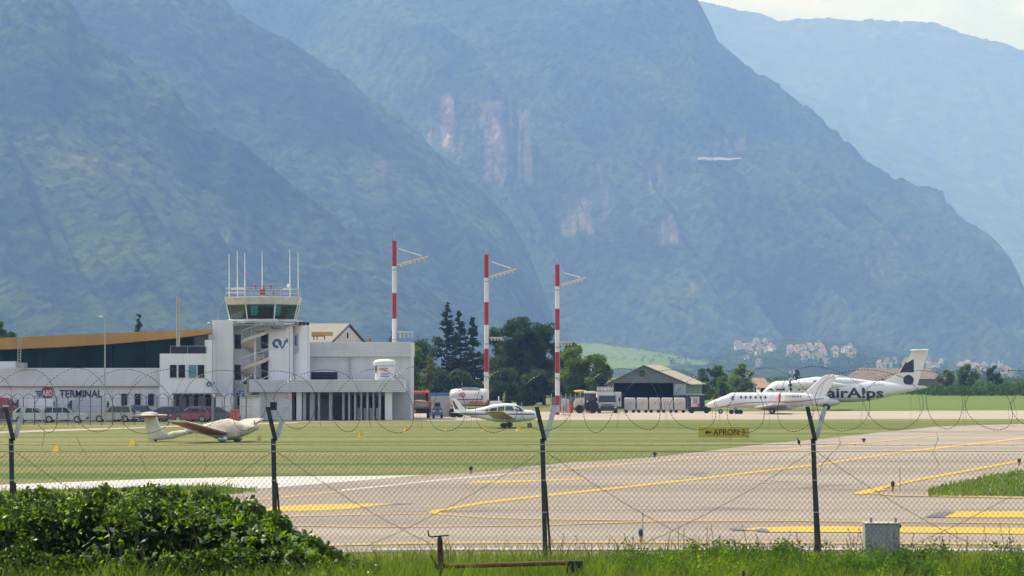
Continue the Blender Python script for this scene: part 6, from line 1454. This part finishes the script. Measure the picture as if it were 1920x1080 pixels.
# rusty barrier with a cranked handle
d = 31.6; s = FPX/d; rb = T('rusty_barrier','rusty pipe barrier with an upright post and cranked handle lying low in the grass','barrier',(XP(827,d),d,float(berm(0,d))))
zz_ = lambda y: ZP(y,d)-float(berm(0,d)); xx_ = lambda px: (px-827)/s
O('post', MB().tube([(xx_(829),0,-.1),(xx_(825),0,zz_(1010))],.027,12), M('post_rust',(.07,.035,.028),.75,.2,var=.4,vs=14.), rb, smooth=True); O('collar', MB().cyl((xx_(825),0,zz_(1011)),.018,.03,'z',10), BLACK, rb)
O('handle', MB().tube([(xx_(803),0,zz_(994)),(xx_(804),0,zz_(1003.5)),(xx_(808),0,zz_(1006)),(xx_(842),0,zz_(1003))],.0075,7), BLACK, rb)
O('lever', MB().tube([(xx_(807),-.02,zz_(1039)),(xx_(818),0,zz_(1058))],.007,6), BLACK, rb); O('pivot', MB().box(xx_(816),xx_(832),-.035,.035,zz_(1066),zz_(1056)), BLACK, rb)
O('pipe', MB().tube([(xx_(828),0,zz_(1060)),(xx_(845),0,zz_(1061)),(xx_(1060),0,zz_(1054.5))],.023,12), RUST, rb, smooth=True); O('flange', MB().cyl((xx_(892),0,zz_(1059)),.03,.02,'x',12), RUST, rb)
O('end_box', MB().bbox(xx_(1062),xx_(1093),-.06,.06,zz_(1078),zz_(1050),.01), M('end_black',(.02,.018,.016),.8), rb)
pl = T('short_stake','short dark wooden stake in the weeds at the bottom of the picture','stake',(XP(1393,31),31,float(berm(0,31)))); O('stake', MB().loft([[(-.014,-.014,0),(.014,-.014,0),(.014,.014,0),(-.014,.014,0)],[(-.013,-.012,ZP(1068,31)-2.5),(.013,-.012,ZP(1067,31)-2.5),(.013,.012,ZP(1067,31)-2.5),(-.013,.012,ZP(1068,31)-2.5)]],True), M('stake_wood',(.07,.05,.035),.9), pl)
# ---- hedge
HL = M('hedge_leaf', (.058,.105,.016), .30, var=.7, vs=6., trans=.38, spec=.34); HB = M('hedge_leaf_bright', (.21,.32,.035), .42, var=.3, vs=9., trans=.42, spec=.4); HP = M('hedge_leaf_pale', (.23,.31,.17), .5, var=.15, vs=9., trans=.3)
hp = [(-1000,950),(-420,948),(-200,935),(-60,936),(0,936),(40,930),(90,924),(150,926),(200,922),(270,920),(310,925),(340,932),(372,930),(400,941),(430,942),(460,954),(490,972),(520,988),(545,1002),(570,1016),(600,1034),(640,1056),(690,1082),(760,1110)]
hx = [p[0] for p in hp]; hy = [p[1]+(9 if p[0] < 440 else 3) for p in hp]; dh = 31.3
hd = T('hedge','dark glossy leafy hedge overgrown with creeper in the lower left corner','hedge',(XP(250,dh),dh,2.5))
def hedge_pts(n, shell, x0=-420, x1=760):
    px = x0+(x1-x0)*nr.rand(n); ztop = ZP(np.interp(px,hx,hy),dh)+.16*(fbm(px/26,px*0,3,91)-.52)+.05*nr.rand(n)**4; x = (px-960)*dh/FPX; zg_ = berm(x,np.full(n,dh))
    lump = (fbm(x*2.1,np.zeros(n),3,4)-.5)
    u = nr.rand(n)**.75 if shell else nr.rand(n); z = zg_+(ztop-zg_)*u
    dep = .85*np.sqrt(np.clip(1-u**2.2,0,1))+.10; hole = fbm(x*1.9,z*2.4,3,12)
    cav = np.clip((.55-hole)*9,0,1)*np.clip(u*6-.3,0,1)*np.clip((1-u)*7,0,1)
    y = dh-dep*(1-1.5*cav)*(.80+.34*nr.rand(n)) if shell else dh+.85+nr.rand(n)*1.2*dep
    ok = (nr.rand(n) > cav*.93) | (not shell); x,y,z,u = x[ok],y[ok],z[ok],u[ok]; n = len(x)
    return np.stack([x,y,z+.03*nr.normal(size=n)],1), u
off = np.array(hd.location)
c1,_ = hedge_pts(42000,True,-700,760); c2,_ = hedge_pts(44000,False,-230,700); c3,u3 = hedge_pts(2600,False); c3[:,2] += .03*nr.rand(len(c3)); c3[:,1] -= .5*nr.rand(len(c3))
def carve(c):
    PX = 960+c[:,0]*FPX/dh; PY = HY-(c[:,2]-EYE)*FPX/dh; k = np.ones(len(c),bool); wv = (fbm(PX/22,PY/22,3,71)-.5)*1.1
    for cx,cy,rx,ry in ((150,1003,50,22),(186,962,20,22),(232,1004,28,26),(330,1003,52,22),(300,966,20,14),(392,1000,34,18),(92,985,22,16),(450,990,26,12),(-60,990,60,22),(20,1005,26,16),(500,1008,30,12)):
        k &= ((PX-cx)/(rx*1.25))**2+((PY-cy)/(ry*1.2))**2+wv > 1
    return c[k | (nr.rand(len(c)) < .03)]
c1 = carve(c1)
rmask = fbm(c1[:,0]*1.3,c1[:,2]*1.3,3,18)
cm = np.concatenate([c1,c2])
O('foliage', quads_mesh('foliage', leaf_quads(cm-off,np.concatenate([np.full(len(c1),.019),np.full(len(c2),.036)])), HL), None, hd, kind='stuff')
cc_ = np.concatenate([c1[nr.rand(len(c1))<.24+.30*np.clip((c1[:,0]+3.4)/1.2,0,1)*(c1[:,2]>2.95)], c3[u3>.6]])-off  # brighter leaves favoured at top and right put sunlight into the colour
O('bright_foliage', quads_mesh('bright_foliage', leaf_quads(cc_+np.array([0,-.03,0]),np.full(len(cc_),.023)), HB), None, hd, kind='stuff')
mb = MB()
for k in range(60):
    px = rf_.uniform(-400,600); x = XP(px,dh)-hd.location.x; z = ZP(float(np.interp(px,hx,hy)),dh)-2.5
    mb.tube([(x,rf_.uniform(-.3,.5),-.1),(x+rf_.uniform(-.2,.2),rf_.uniform(-.4,.4),z*.55),(x+rf_.uniform(-.3,.3),rf_.uniform(-.5,.3),z*.93)],.010,5,r1=.003)
O('stems', mb, BARK, hd, kind='stuff', fix=False)
def big_leaf(name, mat, s_):
    o2 = [(0,0,0),(.35,.18,.05),(.62,.10,.02),(.55,.42,-.02),(.25,.62,-.03),(0,1.05,-.12),(-.25,.62,-.03),(-.55,.42,-.02),(-.62,.10,.02),(-.35,.18,.05),(0,.4,.10)]
    return mesh(name, MB().add([(a*s_,b_*s_,c_*s_) for a,b_,c_ in o2],[(0,1,10),(1,2,3,10),(3,4,10),(4,5,10),(5,6,10),(6,7,10),(7,8,9,10),(9,0,10)]), fix=False)
LM = [big_leaf('leaf',HB,1.),big_leaf('leaf',HP,1.),big_leaf('leaf',HL,1.)]
for m_,q in zip(LM,(HB,HP,HL)): m_.materials.append(q)
def leaves(n, x0, x1, ylo, yhi, s0, s1, wts, dy=.02):
    for k in range(n):
        px = rf_.uniform(x0,x1); yt = float(np.interp(px,hx,hy)); py = rf_.uniform(max(ylo,yt-2),max(yhi,yt+6)); x = XP(px,dh); z = ZP(py,dh); u = (z-2.5)/max(ZP(yt,dh)-2.5,.05); u = min(max(u,0),1)
        y = dh-.85*math.sqrt(max(0,1-u**2.2))-.14-rf_.random()*.06
        o = O('leaf', rf_.choices(LM,wts)[0], None, hd); o.location = (x-off[0],y-off[1],z-off[2]); o.rotation_euler = (R(rf_.uniform(-20,75)),R(rf_.uniform(-50,50)),R(rf_.uniform(-180,180))); k_ = rf_.uniform(s0,s1); o.scale = (k_,k_,k_)
leaves(110,395,640,935,1010,.045,.075,(6,1.6,2)); leaves(60,255,400,925,990,.035,.06,(2,2,3)); leaves(40,0,260,925,1000,.03,.05,(2,1,4)); leaves(36,170,330,985,1050,.045,.075,(3,3,1)); leaves(30,420,760,1025,1075,.05,.075,(3,4,1))
# ---- grass and weeds on the embankment
GRB = M('grass_blade', (.14,.20,.032), .55, var=.35, vs=2.5, trans=.55, spec=.3); GRD = M('grass_blade_dry', (.22,.20,.075), .6, var=.3, vs=2.5, trans=.35); WDL = M('weed_leaf', (.085,.165,.022), .55, var=.4, vs=4., trans=.45, spec=.3); WDB = M('weed_leaf_bright', (.22,.31,.04), .55, var=.3, vs=4., trans=.5)
def gpts(n, y0, y1, px0, px1):
    yy = y0+(y1-y0)*nr.rand(n); px = px0+(px1-px0)*nr.rand(n); x = (px-960)*yy/FPX; return np.stack([x,yy,berm(x,yy)-.01],1)
blades('tall_grass', gpts(38000,29.5,36.6,-900,2800), GRB, .12,.44,.006); blades('dry_grass', gpts(5000,30,36.8,-900,2800), GRD, .12,.42,.004)
blades('tall_grass', gpts(9000,29.8,30.5,-700,700), GRB, .15,.56,.006); blades('tall_grass', gpts(5000,30.0,33.0,560,1150), GRB, .16,.58,.006)
blades('grass_tuft', gpts(2600,31.5,33,1560,1720), GRB, .18,.42,.007)
def weeds(name, clumps, mat, per, sz):
    P = []
    for (x,y,r,h) in clumps:
        n = int(per*r*h*12); v = nr.normal(size=(n,3)); v /= np.linalg.norm(v,axis=1)[:,None]; q = v*(nr.rand(n)**.4)[:,None]*np.array([r,r,h]); q[:,2] = np.abs(q[:,2]); z0 = float(berm(x,y))
        P.append(leaf_quads(q+np.array([x,y,z0]),np.full(n,sz)))
    o = O(name, quads_mesh(name,np.concatenate(P),mat), None); o['kind'] = 'stuff'
def clumps(n, px0, px1, y0, y1, h0, h1): return [((rf_.uniform(px0,px1)-960)*y/FPX, y, rf_.uniform(.10,.22), rf_.uniform(h0,h1)) for y in [rf_.uniform(y0,y1) for _ in range(n)]]
weeds('weeds', clumps(215,1120,2750,32.5,36.3,.20,.40)+clumps(26,1290,1500,34.5,36.3,.26,.38)+clumps(24,1560,1760,31.5,35,.28,.40)+clumps(30,560,1130,33,36.3,.08,.18)+clumps(16,1010,1110,31,32,.16,.27), WDL, 420, .017)
weeds('bright_weeds', clumps(125,1120,2750,31.5,36,.16,.38)+clumps(20,620,1130,32,36,.08,.18), WDB, 260, .016)
weeds('dark_weeds', clumps(26,1590,1720,32,34,.26,.40)+clumps(14,1850,2000,31,34,.2,.36), LEAF_D, 420, .02)
mb = MB(); flo = []
for k in range(80):
    px = rf_.choice([rf_.uniform(1130,1560),rf_.uniform(1590,1680),rf_.uniform(930,1130),rf_.uniform(1700,1920)]); y = rf_.uniform(34.5,36.3); x = XP(px,y); z = float(berm(x,y)); h = rf_.uniform(.25,.55)*(.8 if px<1130 else 1); lx = rf_.uniform(-.10,.10)
    mb.tube([(x,y,z),(x+lx*.4,y,z+h*.6),(x+lx,y+.02,z+h)],.0032,4,r1=.0018)
    for q in range(5): u = .65+.07*q; c = (x+lx*u,y,z+h*u); mb.tube([c,(c[0]+rf_.uniform(-.025,.025),c[1],c[2]+.02)],.0035,3)
o = O('tall_stems', mb, M('stem_brown',(.13,.10,.05),.8,var=.3), None, fix=False); o['kind'] = 'stuff'
# tufts growing on the far pavement edge and the grass island
pt_ = []
for (a,b_) in (((300,914.5),(440,912.5)),((330,930),(480,917.5)),((0,922.5),(300,914.5))):
    for k in range(900): u = rf_.random(); g = G(a[0]+(b_[0]-a[0])*u,a[1]+(b_[1]-a[1])*u); pt_.append((g[0]+rf_.gauss(0,.2),g[1]+rf_.uniform(-4,.2),0.))
blades('verge_grass', np.array(pt_), GRB, .06,.30,.02)
pt_ = []
for k in range(7000):
    px,py = rf_.uniform(1740,2150),rf_.uniform(884,932); yl = float(np.interp(px,[1738,1760,1800,1850,1920,2200],[921,914,905.5,894,882,847]))
    if py > yl: g = G(px,py); pt_.append((g[0],g[1],.03))
blades('island_tall_grass', np.array(pt_), GRB, .06,.26,.03)
